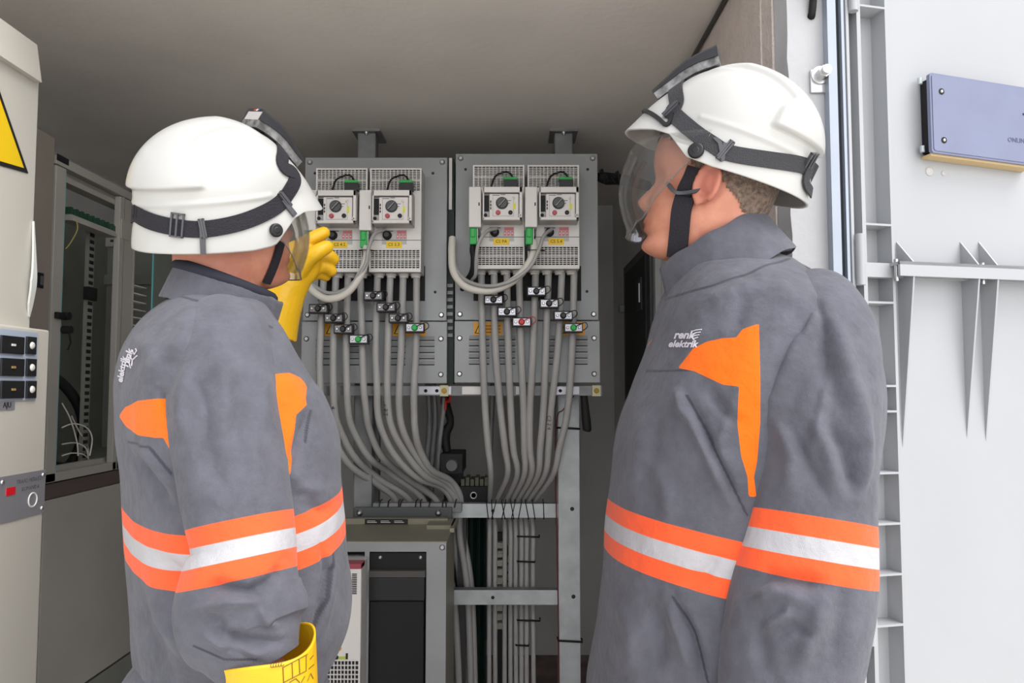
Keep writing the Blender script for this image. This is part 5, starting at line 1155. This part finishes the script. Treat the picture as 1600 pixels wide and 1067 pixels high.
oR1 = [(1059, 575), (1085, 545), (1105, 534), (1128, 528), (1150, 527), (1160, 514), (1186, 506), (1188, 600), (1188, 660), (1183, 720), (1178, 745), (1182, 776), (1170, 776), (1168, 745), (1158, 712), (1152, 660), (1155, 604), (1130, 601), (1108, 591), (1085, 580)]
jr = cloth('jacket', *rings_mesh(TR), pR, pR, patches=[oR1, [(1012, 543), (1020, 530), (1015, 536)]], seams=[[(1074, 618), (1112, 695), (1168, 806)], [(1050, 932), (1084, 992), (1107, 1067)], [(1012, 580), (1085, 578), (1110, 590)], [(1250, 403), (1275, 430), (1290, 470)], [(1040, 468), (1110, 446), (1190, 418), (1235, 402)]],
     strokes=[([(1000, 700), (1040, 760), (1050, 830)], 12, .004), ([(1030, 620), (1020, 700), (1000, 780)], 12, -.003), ([(1110, 470), (1090, 520), (1060, 560)], 14, .003), ([(1120, 930), (1130, 990), (1120, 1060)], 14, .005), ([(1150, 620), (1120, 700), (1140, 760)], 9, .004), ([(1072, 615), (1110, 690), (1160, 800)], 7, -.007), ([(1065, 622), (1096, 690), (1140, 790)], 9, .006), ([(1050, 930), (1082, 990), (1105, 1067)], 7, -.008), ([(1040, 935), (1065, 1000), (1085, 1067)], 10, .007),
              ([(1100, 600), (1140, 650), (1160, 665)], 9, -.006), ([(1010, 640), (1000, 720), (985, 800)], 16, .005), ([(1010, 920), (1030, 990), (1030, 1060)], 14, -.006), ([(1090, 480), (1130, 460), (1200, 440)], 12, .004), ([(1170, 440), (1150, 500), (1130, 520)], 14, -.004),
              ([(960, 930), (990, 990), (985, 1060)], 12, .006), ([(1130, 860), (1100, 900), (1060, 920)], 10, -.004), ([(1060, 600), (1065, 640), (1080, 660)], 8, .005), ([(1200, 430), (1240, 470), (1280, 480)], 16, .005)],
     bandpts=[(955, 826), (1050, 866), (1140, 890)], amp=.0035, seed=3)
jr['label'] = 'dark grey jacket with orange chest patches and reflective band'
# near sleeve
slR = [(1268, 460, YR-.05, .020, .020), (1270, 470, YR-.07, .046, .048), (1272, 492, YR-.10, .067, .070), (1276, 535, YR-.135, .078, .080), (1280, 600, YR-.165, .078, .074), (1278, 680, YR-.185, .075, .070), (1272, 760, YR-.20, .074, .066),
       (1264, 850, YR-.21, .079, .068), (1252, 930, YR-.22, .084, .072), (1240, 1000, YR-.23, .084, .070), (1228, 1067, YR-.24, .080, .066), (1216, 1130, YR-.25, .072, .06)]
SR = tube_rings(slR, 280, 240)
s1o = cloth('sleeve', *rings_mesh(SR), jr, pR, bandpts=[(1178, 840), (1262, 855), (1345, 869)], amp=.003, seed=9,
     strokes=[([(1225, 650), (1260, 720), (1300, 790)], 8, -.004), ([(1300, 560), (1285, 640), (1265, 720)], 9, .004), ([(1195, 1000), (1240, 980), (1290, 1000)], 10, -.004), ([(1245, 470), (1255, 500), (1250, 540)], 7, -.004), ([(1275, 465), (1285, 500), (1290, 530)], 7, -.004), ([(1240, 930), (1230, 960), (1180, 990)], 8, .004), ([(1292, 470), (1245, 540), (1215, 620), (1195, 700)], 16, .009), ([(1262, 480), (1230, 540), (1205, 600)], 10, -.007), ([(1300, 480), (1318, 560), (1340, 640), (1352, 720)], 16, .008), ([(1280, 490), (1290, 560), (1300, 640)], 14, -.006),
              ([(1285, 650), (1320, 700), (1345, 790)], 12, -.008), ([(1265, 640), (1290, 700), (1310, 780)], 12, .006), ([(1215, 640), (1240, 720), (1230, 780)], 14, .006), ([(1345, 640), (1352, 720), (1338, 800)], 10, .006),
              ([(1165, 920), (1200, 900), (1250, 905), (1310, 920)], 12, -.007), ([(1160, 945), (1210, 925), (1280, 940)], 12, .006), ([(1290, 920), (1270, 990), (1240, 1060)], 14, .007), ([(1320, 900), (1310, 980), (1300, 1060)], 14, -.005), ([(1180, 960), (1190, 1010), (1200, 1067)], 14, -.005)])
SRf = tube_rings([(1165, 470, YR+.10, .03, .03), (1160, 500, YR+.13, .065, .065), (1140, 600, YR+.17, .07, .07), (1120, 760, YR+.19, .064, .066), (1090, 880, YR+.17, .062, .06), (1062, 960, YR+.15, .052, .052)], 90, 60)
cloth('sleeve', *rings_mesh(SRf), jr, pR, bandpts=None, amp=.003, seed=19)
cvR = collar(pR, P(1148, 440, YR), R(171), R(28), (.084, .080), (.102, .108), .076, lean=(-.004, 0, 0), gap=.18)
cloth('collar', *cvR, jr, pR, amp=.0012, seed=5, seams=[])
# undershirt neckline
mb = MB(); Fm = Matrix.Translation(P(1146, 425, YR)) @ Matrix.Rotation(R(171), 4, 'Z') @ Matrix.Rotation(R(24), 4, 'Y')
ts = np.linspace(0, 2*np.pi, 40); mb.tube([Fm @ Vector((.068*math.cos(t)+.006, .066*math.sin(t), .018)) for t in ts], .010, mat('navy_undershirt', (38, 40, 52), .85), 10); wkid(mb, 'undershirt', pR)

def trousers(root, c, Y, legs, rows, az, nm='trousers'):
    S = Soup(); Rg = torso_rings(rows[-3:], az, 20, 60, inset=.012); S.add(rings_mesh(Rg))
    S.add(ellipsoid((c.x, Y, .80), (.16, .19, .14)))
    for pts, rs in legs: S.add(straight_tube([pts[0], pts[1], (pts[2][0], pts[2][1], .07)], [.115, .095, .085], 30, 30))
    me = S.rem(.009, 3)
    for nm_ in ('patch', 'band', 'seam'):
        a = me.attributes.new(nm_, 'FLOAT', 'POINT'); a.data.foreach_set('value', np.full(len(me.vertices), {'patch': -20, 'band': 1, 'seam': 0}[nm_], 'f'))
    me.materials.append(M_cloth); mkid(me, nm, root)
    for pts, rs in legs:
        f = np.array([math.cos(az), math.sin(az)]); x, y = pts[2][0], pts[2][1]; S = Soup()
        S.add(straight_tube([(x, y, .15), (x, y, .09), (x, y, .05)], [.058, .055, .05], 10, 20)); S.add(ellipsoid((x+f[0]*.07, y+f[1]*.07, .048), (.135, .05, .045), Matrix.Rotation(az, 3, 'Z').to_4x4())); S.add(ellipsoid((x-f[0]*.01, y-f[1]*.01, .05), (.06, .045, .05)))
        b = S.rem(.007, 2); V = vco(b); V[:, 2] = np.maximum(V[:, 2], .0); b.vertices.foreach_set('co', V.astype('f').ravel()); b.materials.append(mat('black_work_boot', (34, 32, 31), .5)); mkid(b, 'boot', root)
trousers(pR, cR, YR, legR, rowsR, azR)
# bare hand of the near arm, hanging relaxed below the frame
def plain_hand(w0, dirv, side, nrm):
    d = Vector(dirv).normalized(); s = Vector(side).normalized(); n_ = Vector(nrm).normalized(); w0 = Vector(w0); S = []
    fg = []
    for i, (o, l) in enumerate(((-.030, .068), (-.010, .078), (.010, .073), (.029, .058))):
        b = w0+d*.085+s*o; fg.append(([tuple(b-d*.02), tuple(b+d*l*.5+n_*.006), tuple(b+d*l*.85+n_*.022), tuple(b+d*l+n_*.034)], [.0095, .0088, .008, .007]))
    b = w0+d*.03-s*.03; fg.append(([tuple(b), tuple(b+d*.03-s*.022+n_*.01), tuple(b+d*.058-s*.028+n_*.02), tuple(b+d*.072-s*.026+n_*.028)], [.012, .0105, .0095, .008]))
    M = Matrix((( s.x, n_.x, d.x, 0), (s.y, n_.y, d.y, 0), (s.z, n_.z, d.z, 0), (0, 0, 0, 1)))
    return [ellipsoid(tuple(w0+d*.05), (.042, .017, .056), M), straight_tube([tuple(w0-d*.05), tuple(w0), tuple(w0+d*.03)], [.031, .027, .026])], fg
for (w0, e0) in ((Vector(wrN), Vector(elN)), (Vector(wrF), Vector(elF))):
    pm, fg = plain_hand(w0, w0-e0, (1, 0, 0), (0, 1, 0)); fingers_glove('hand', None, pm, fg, None, pR, M_skin, .003)

# helmet of the right worker
helR = frame(P(1122, 265, YR), R(160), R(24.5), R(-3)) @ Matrix.Scale(.955, 4)
hel, loc, snap, strap, inv = helmet(pR, helR, None, 1, None, None, 'r')
crown = lambda e: Vector((.165*math.cos(R(e)), 0, .03+.165*math.sin(R(e))))
strap([crown(36), (1046, 140), (1052, 176), (1080, 203), (1110, 224), (1140, 240), (1200, 250), (1258, 260)], .0245, M_strap, 'head_strap', closed_mirror=True)
strap([(1263, 262), (1268, 285), (1264, 302)], .018, M_strap, 'strap_tail', off=.003)
for (q, t, w_, l) in (((1262, 254), (1240, 252), .036, .016), ((1133, 236), (1100, 215), .034, .009), ((1050, 172), (1060, 182), .030, .010)):
    a, b = loc(*q)[0], loc(*t)[0]; clip_at(helR, hel, snap, a, (b-a), w_, l, M_buckle, 'buckle')
strap([(1133, 225), (1128, 250), (1117, 268)], .006, M_buckle, 'strap_hook', th=.004)
strap([(1052, 178), (1038, 195), (1028, 205), (1030, 212)], .006, M_dark, 'strap_hook', th=.004)
a, nn = loc(1088, 237); nn = nn if (helR.to_3x3() @ nn).dot(ray(1088, 237)) < 0 else -nn; mb = MB(); mb.lathe(helR @ (a+nn*.002), helR.to_3x3() @ nn, [(0, .0115), (.004, .0115), (.006, .009), (.0045, .006), (.006, .004)], M_dark, 20); wkid(mb, 'side_knob', hel)
visor(hel, frame(P(1113, 270, YR), R(162), R(4), 0))
lamp(hel, helR, snap, 63, 20, True, False)
# ear cable and chin strap
def on_body(bv, px, py, off): h = hit(bv, px, py); return (h[0]+h[1]*off, h[1]) if h[0] is not None else (None, None)
def body_strap(bv, pts, w_, mtl, nm, parent, th=.003, off=.002, label=None):
    pos, nor = [], []
    for px, py in pts:
        p, n_ = on_body(bv, px, py, off)
        if p is None: continue
        pos.append(p); nor.append(n_)
    if len(pos) < 2: print('strap missed', nm); return
    P_ = smooth_path(pos, 8); Nn = smooth_path(nor, 8); wd_ = []
    for i in range(len(P_)):
        t = (P_[min(i+1, len(P_)-1)]-P_[max(i-1, 0)]).normalized(); wd_.append(Nn[i].cross(t).normalized())
    mb = MB(); ribbon(P_, [x.normalized() for x in Nn], wd_, w_, th, mtl, mb); return wkid(mb, nm, parent, label)
def world_bvh(o): M = Matrix.Translation(o.location) if not o.parent else Matrix.Identity(4); return BVHTree.FromPolygons([M @ v.co for v in o.data.vertices], [tuple(p.vertices) for p in o.data.polygons])
bR = world_bvh(pR)
body_strap(bR, [(1087, 262), (1080, 280), (1072, 296), (1068, 312)], .023, M_strapb, 'chin_strap', pR, .004)
body_strap(bR, [(1072, 308), (1066, 330), (1063, 360), (1060, 385), (1058, 398)], .029, M_strapb, 'chin_strap', pR, .006)
body_strap(bR, [(1050, 290), (1060, 302), (1075, 303), (1087, 302)], .005, M_buckle, 'strap_buckle', pR, .009, .006)

# ------------------------------------------------------------------ left worker (faces away to the right)
YL = 1.22; azL = R(36)
headL = frame(P(357, 340, YL), R(42), R(12), R(8))
rowsL = [(462, 292, 392, YL, .050), (468, 268, 404, YL, .075), (480, 248, 413, YL, .105), (498, 226, 422, YL, .140), (522, 208, 438, YL, .168), (550, 194, 455, YL, .188), (587, 186, 478, YL, .202), (620, 184, 502, YL, .208),
         (680, 187, 525, YL, .208), (740, 194, 528, YL, .206), (800, 198, 534, YL, .204), (860, 202, 538, YL, .200), (910, 206, 544, YL, .198), (960, 210, 541, YL, .196), (1010, 212, 522, YL, .19), (1067, 218, 492, YL, .185), (1110, 222, 488, YL, .18)]
TL_ = torso_rings(rowsL, azL, 300, 420); inL = torso_rings(rowsL[4:], azL, 70, 70, inset=.035)
shN = V3(345, 585, YL-.09); elN = V3(372, 860, YL-.21); wrN = V3(430, 1090, YL-.22)
shF = V3(332, 565, YL+.15); elF = V3(368, 655, YL+.40); wrF = V3(447, 455, YL+.36)
neckL = [tuple(headL @ Vector((-.028, 0, -.02))), tuple(headL @ Vector((-.034, 0, -.075))), V3(338, 440, YL), V3(334, 560, YL)]
cL = P(350, 1110, YL)
legL = [([(cL.x+.03, YL-.09, .88), (cL.x+.05, YL-.10, .48), (cL.x+.03, YL-.10, .09)], [.085, .055, .042]), ([(cL.x-.05, YL+.07, .88), (cL.x-.04, YL+.10, .48), (cL.x-.06, YL+.10, .09)], [.085, .055, .042])]
armsL = [([shN, V3(376, 890, YL-.195), V3(396, 1010, YL-.215), wrN], [.040, .034, .030, .028]), ([shF, elF, wrF], [.042, .040, .031])]
pL, _, _ = person_body('person', headL, inL, azL, neckL, armsL, legL, 'man at left in white helmet, seen from behind, raising a yellow gloved hand')
add_hair(pL, headL, -.060)
oL1 = [(425, 586), (440, 584), (452, 583), (470, 590), (483, 603), (479, 620), (481, 632), (463, 648), (460, 680), (458, 720), (448, 755), (430, 779), (432, 700), (431, 640)]
oL2 = [(186, 650), (195, 636), (215, 626), (252, 622), (256, 640), (268, 660), (266, 703), (255, 684), (240, 684), (215, 680), (196, 667)]
jl = cloth('jacket', *rings_mesh(TL_), pL, pL, patches=[oL1, oL2], seams=[[(521, 850), (517, 880), (508, 935), (488, 985)], [(488, 640), (478, 690)], [(316, 478), (335, 505), (345, 550)], [(256, 455), (300, 470), (360, 480), (425, 512)], [(365, 552), (400, 556), (425, 586)], [(345, 552), (310, 570), (280, 580)], [(200, 690), (235, 700), (270, 740)]],
     strokes=[([(488, 635), (465, 690), (440, 760)], 7, -.006), ([(500, 850), (510, 890), (495, 960), (480, 1000)], 5, -.007), ([(508, 850), (522, 890), (508, 960), (490, 1010)], 8, .005), ([(245, 600), (255, 625), (262, 660)], 7, -.007),
              ([(200, 700), (230, 740), (270, 800)], 10, -.006), ([(210, 690), (245, 730), (280, 770)], 10, .006), ([(210, 900), (230, 980), (260, 1060)], 14, -.007), ([(225, 890), (255, 970), (300, 1040)], 14, .007),
              ([(500, 560), (490, 600), (480, 620)], 8, -.003), ([(450, 720), (470, 760), (520, 770)], 10, .004), ([(470, 780), (500, 800), (530, 790)], 10, -.004), ([(220, 520), (240, 560), (235, 600)], 14, .004), ([(300, 480), (290, 520), (262, 570)], 14, .005), ([(240, 870), (290, 900), (300, 930)], 10, -.006)],
     bandpts=[(206, 853), (470, 846), (533, 809)], amp=.0035, seed=13)
jl['label'] = 'dark grey jacket with orange patches and reflective band, seen from behind'
slL = [(346, 500, YL-.03, .020, .020), (346, 510, YL-.05, .048, .050), (349, 530, YL-.08, .068, .068), (352, 570, YL-.11, .076, .074), (354, 620, YL-.135, .078, .074), (358, 680, YL-.155, .077, .072), (365, 740, YL-.170, .073, .070),
       (374, 800, YL-.185, .070, .068), (382, 860, YL-.195, .066, .066), (376, 905, YL-.205, .075, .066), (376, 945, YL-.21, .082, .066), (384, 985, YL-.215, .080, .062), (394, 1012, YL-.22, .064, .052), (406, 1040, YL-.222, .052, .045)]
SL = tube_rings(slL, 260, 240)
sl_o = cloth('sleeve', *rings_mesh(SL), jl, pL, patches=[], bandpts=[(318, 869), (370, 858), (432, 845)], amp=.003, seed=29,
     strokes=[([(365, 570), (372, 640), (362, 720)], 12, -.003), ([(390, 660), (400, 740), (392, 790)], 14, .004), ([(325, 950), (345, 975), (335, 1005)], 8, -.004), ([(400, 940), (415, 970), (440, 985)], 7, .004), ([(310, 590), (322, 640), (318, 700)], 8, -.003), ([(300, 560), (285, 620), (285, 700)], 12, .006), ([(400, 560), (412, 600), (415, 680)], 14, .005), ([(320, 640), (330, 720), (345, 790)], 20, -.004), ([(300, 935), (340, 915), (390, 925), (440, 905)], 10, -.009), ([(300, 960), (350, 940), (420, 935)], 10, .008),
              ([(330, 985), (390, 1000), (450, 1005)], 8, -.007), ([(310, 985), (360, 1015), (420, 1025)], 8, .007), ([(340, 1010), (380, 1020), (400, 1030)], 6, -.006), ([(405, 920), (430, 900), (445, 880)], 9, -.006), ([(350, 560), (355, 620), (350, 690)], 16, .004)], seams=[[(302, 1010), (350, 1030), (400, 1030)]])
SLf = tube_rings([(330, 505, YL+.10, .03, .03), (330, 525, YL+.14, .065, .065), (345, 590, YL+.26, .070, .070), (368, 655, YL+.38, .066, .066), (388, 600, YL+.385, .058, .058), (402, 555, YL+.375, .048, .048)], 120, 60, e=(0, 1, .2))
cloth('sleeve', *rings_mesh(SLf), jl, pL, amp=.003, seed=39)
cvL = collar(pL, P(335, 492, YL), R(28), R(18), (.082, .076), (.086, .086), .056, gap=.16, side_tilt=R(7))
cloth('collar', *cvL, jl, pL, amp=.0012, seed=15)
mb = MB(); Fm = Matrix.Translation(P(335, 487, YL)) @ Matrix.Rotation(R(28), 4, 'Z') @ Matrix.Rotation(R(18), 4, 'Y') @ Matrix.Rotation(R(6), 4, 'X')
mb.tube([Fm @ Vector((.075*math.cos(t), .070*math.sin(t), .050)) for t in ts], .010, MATS['navy_undershirt'], 10); wkid(mb, 'undershirt', pL)
trousers(pL, cL, YL, legL, rowsL, azL)
# raised glove
YG = YL+.36
def q(px, py, dy=0): return tuple(P(px, py, YG+dy))
mpx = YG/F
palm = [straight_tube([q(414, 520), q(424, 490), q(440, 455), q(460, 425), q(474, 408)], [.066, .059, .050, .041, .030], 26, 30),
        ellipsoid(q(463, 415), (.048, .030, .056), Matrix.Rotation(R(28), 4, 'Y'))]
fg = [([q(443, 420, .0), q(462, 391, .0), q(486, 374, .0), q(506, 364, .01)], [.0165, .0155, .0150, .0135]),
      ([q(462, 428, -.02), q(478, 408, -.028), q(496, 394, -.03), q(510, 386, -.02)], [.022, .0185, .0165, .0145]),
      ([q(478, 422, .0), q(496, 402, .012), q(512, 400, .02), q(521, 405, .03)], [.017, .0165, .0155, .0130]),
      ([q(478, 430, .01), q(498, 416, .02), q(511, 418, .03), q(517, 423, .035)], [.0165, .0160, .0150, .0130]),
      ([q(475, 436, .02), q(492, 427, .03), q(503, 428, .04), q(509, 431, .045)], [.0150, .0145, .0135, .0120])]
fingers_glove('glove', None, palm, fg, None, pL, M_glove, .0026, 'yellow rubber glove on the raised hand')
# lower glove: flared cuff around the near sleeve with the hand hidden below the frame
def cuff_glove():
    c0 = np.array(P(414, 1008, YL-.222)); n, m = 60, 120; axis = np.array(P(438, 1150, YL-.20))-c0; Ln = np.linalg.norm(axis); axis /= Ln
    X = np.array([1, 0, 0.]); e1 = X-axis*np.dot(X, axis); e1 /= np.linalg.norm(e1); e2 = np.cross(axis, e1); rows = []
    lip = lambda th: -.001*math.cos(th-R(8)) + (.004*math.sin(3*th))
    def row(t, ins, lipk): 
        out = []
        for k in range(m):
            th = 2*math.pi*k/m; rx = np.interp(t, [0, .5, 1], [.0640, .057, .048])-ins; ry = np.interp(t, [0, .5, 1], [.060, .054, .046])-ins
            s = lip(th)*(1-t)*1.0; out.append(c0+axis*(t*Ln+s)+e1*rx*math.cos(th)+e2*ry*math.sin(th))
        return out
    for t in np.linspace(0, 1, 30): rows.append(row(t, 0, 1))
    rows.reverse(); rows.append(row(0, .001, 1)); rows.append(row(0, .0025, 1))
    for t in np.linspace(0.02, 1, 20): rows.append(row(t, .0028, 1))
    vs, fs = rings_mesh(np.array(rows), cap=False); N = len(rows)
    me = bpy.data.meshes.new('glove'); me.from_pydata([tuple(v) for v in vs], [], fs + [((N-1)*m+k, (N-1)*m+(k+1) % m, (k+1) % m, k) for k in range(m)]); me.update()
    bm = bmesh.new(); bm.from_mesh(me); bmesh.ops.recalc_face_normals(bm, faces=bm.faces); bm.to_mesh(me); bm.free(); me.materials.append(M_glove); me.polygons.foreach_set('use_smooth', [True]*len(me.polygons))
    g = mkid(me, 'glove', pL, 'yellow rubber glove cuff on the lowered hand')
    bvg = bvh_of(me)
    def dec(pts, nm, wd_=.0011):
        pos = []
        for a in pts:
            h = hit(bvg, *a)
            if h[0] is not None: pos.append(h[0]+h[1]*(.0004 if h[1].dot(h[0]-Vector((0, 0, CAMZ))) < 0 else -.0004))
        if len(pos) > 1: mb.tube(pos, wd_*.6, M_gink, 5)
    def line(a, b, k=6): return [(a[0]+(b[0]-a[0])*t, a[1]+(b[1]-a[1])*t) for t in np.linspace(0, 1, k)]
    mb = MB()
    for a, b in (((441, 1043), (480, 1022)), ((442, 1043), (443, 1067)), ((456, 1036), (457, 1060)), ((467, 1030), (468, 1052)), ((478, 1023), (478, 1048)), ((443, 1066), (478, 1048)), ((484, 1030), (489, 1024)), ((482, 1045), (490, 1038)), ((470, 1067), (476, 1056)), ((480, 1064), (485, 1052)), ((485, 1052), (489, 1060)), ((452, 1066), (462, 1060)), ((462, 1060), (468, 1066))): dec(line(a, b), 'x')
    for k_ in range(5): dec([(425+k_*4+2*math.cos(t), 1040-k_*.6+3*math.sin(t)) for t in np.linspace(0, 5, 8)], 'x', .0008)
    if mb.v: wkid(mb, 'printed_marks', g)
    S = Soup(); wv = c0+axis*(Ln*.98); e3 = e2; fg = []
    for i, (o, l) in enumerate(((-.034, .075), (-.011, .085), (.012, .080), (.034, .066))):
        b = wv+axis*.09+e1*o; fg.append(([tuple(b-axis*.03), tuple(b+axis*l*.5+e3*.008), tuple(b+axis*l*.85+e3*.026), tuple(b+axis*l+e3*.040)], [.0145, .0135, .0130, .0115]))
    b = wv+axis*.03+e1*.04; fg.append(([tuple(b), tuple(b+axis*.03+e1*.022), tuple(b+axis*.06+e1*.03), tuple(b+axis*.078+e1*.028)], [.017, .015, .014, .012]))
    M = Matrix(((e1[0], e2[0], axis[0], 0), (e1[1], e2[1], axis[1], 0), (e1[2], e2[2], axis[2], 0), (0, 0, 0, 1)))
    for vf in [ellipsoid(tuple(wv+axis*.05), (.050, .030, .066), M), straight_tube([tuple(wv-axis*.04), tuple(wv+axis*.03)], [.049, .040])]: S.add(vf)
    for pts, rs in fg: S.add(straight_tube(pts, rs, 16, 16)); S.add(ball_end(pts[-1], rs[-1]))
    m2 = S.rem(.004, 2); m2.materials.append(M_glove); mkid(m2, 'glove_hand', g)
cuff_glove()
# helmet of the left worker
helL = frame(P(354, 346, YL), R(40), R(16.5), R(16)) @ Matrix.Scale(.955, 4)
hel, loc, snap, strap, inv = helmet(pL, helL, None, -1, None, None, 'l')
strap([crown(38), (456, 246), (460, 273), (450, 300), (436, 318), (410, 334), (370, 349), (320, 358), (280, 356), (240, 347), (214, 334)], .0255, M_strapb, 'head_strap', closed_mirror=True)
for (q_, t_, w_, l) in (((278, 352), (300, 355), .037, .020), ((317, 357), (340, 354), .030, .009), ((443, 312), (452, 300), .030, .009)):
    a, b = loc(*q_)[0], loc(*t_)[0]; clip_at(helL, hel, snap, a, (b-a), w_, l, M_buckle, 'buckle')
strap([(316, 345), (317, 375), (318, 397)], .008, M_buckle, 'strap_hook', th=.004)
strap([(440, 312), (452, 328), (459, 337)], .009, M_buckle, 'strap_hook', th=.004)
a, nn = loc(429, 360); nn = nn if (helL.to_3x3() @ nn).dot(ray(429, 360)) < 0 else -nn; mb = MB(); mb.lathe(helL @ (a+nn*.003), helL.to_3x3() @ nn, [(0, .0105), (.004, .0105), (.006, .008), (.0045, .006), (.006, .004)], M_dark, 20); wkid(mb, 'side_knob', hel)
visor(hel, frame(P(352, 345, YL), R(42), R(4), R(6)), zb=-.092, R0=.122)
lamp(hel, helL, snap, 62, 23, True, True)
bL = world_bvh(pL)
body_strap(bL, [(436, 378), (430, 400), (422, 422), (414, 440)], .014, M_strapb, 'chin_strap', pL, .005)

# logos stitched on the jackets
M_logo = mat('white_embroidery', (222, 216, 226), .8, bump=.6, bscale=500)
def logo(jacket, lines, parent):
    bv = bvh_of(jacket.data); mb = MB()
    for txt, size, cx_, cy_, ang, shear in lines:
        me = text_mesh(txt, size, M_logo, ext=0, shear=shear, bold=size*.035, res=3); ca, sa = math.cos(R(ang)), math.sin(R(ang)); vs = []; ok = True
        for v in me.vertices:
            x, y = v.co.x, v.co.y; h = hit(bv, cx_+x*ca-y*sa, cy_-x*sa-y*ca)
            if h[0] is None: ok = False; break
            nn = h[1] if h[1].dot(h[0]-Vector((0, 0, CAMZ))) < 0 else -h[1]; vs.append(h[0]+nn*.0012)
        if ok: mb.add(vs, [tuple(p.vertices) for p in me.polygons], M_logo)
        else: print('logo missed', txt)
    def stroke(pts, r_):
        pos = []
        for p_ in pts:
            h = hit(bv, *p_)
            if h[0] is not None: nn = h[1] if h[1].dot(h[0]-Vector((0, 0, CAMZ))) < 0 else -h[1]; pos.append(h[0]+nn*.001)
        if len(pos) > 1: mb.tube(pos, r_, M_logo, 5)
    return mb, stroke
mb, stroke = logo(jr, [('renk', 17, 1069, 524, 0, .35), ('elektrik', 14.5, 1067, 538, 0, .35)], pR)
for y in (517, 521, 525, 529): stroke([(1083, y+1), (1088, y-1), (1093+(525-y)*.5, y-2)], .0008)
stroke([(1080, 526), (1086, 532)], .0009)
wkid(mb, 'logo', jr, 'white embroidered chest logo')
mb, stroke = logo(jl, [('renk', 15, 201, 560, 74, .2), ('elektrik', 13, 192, 578, 80, .2)], pL)
for pts in ([(207, 547), (211, 554), (215, 548), (213, 545)], [(204, 556), (208, 563), (215, 556)], [(208, 563), (207, 572)], [(203, 566), (205, 575)]): stroke(pts, .0011)
if mb.v: wkid(mb, 'logo', jl, 'pale embroidered back logo')
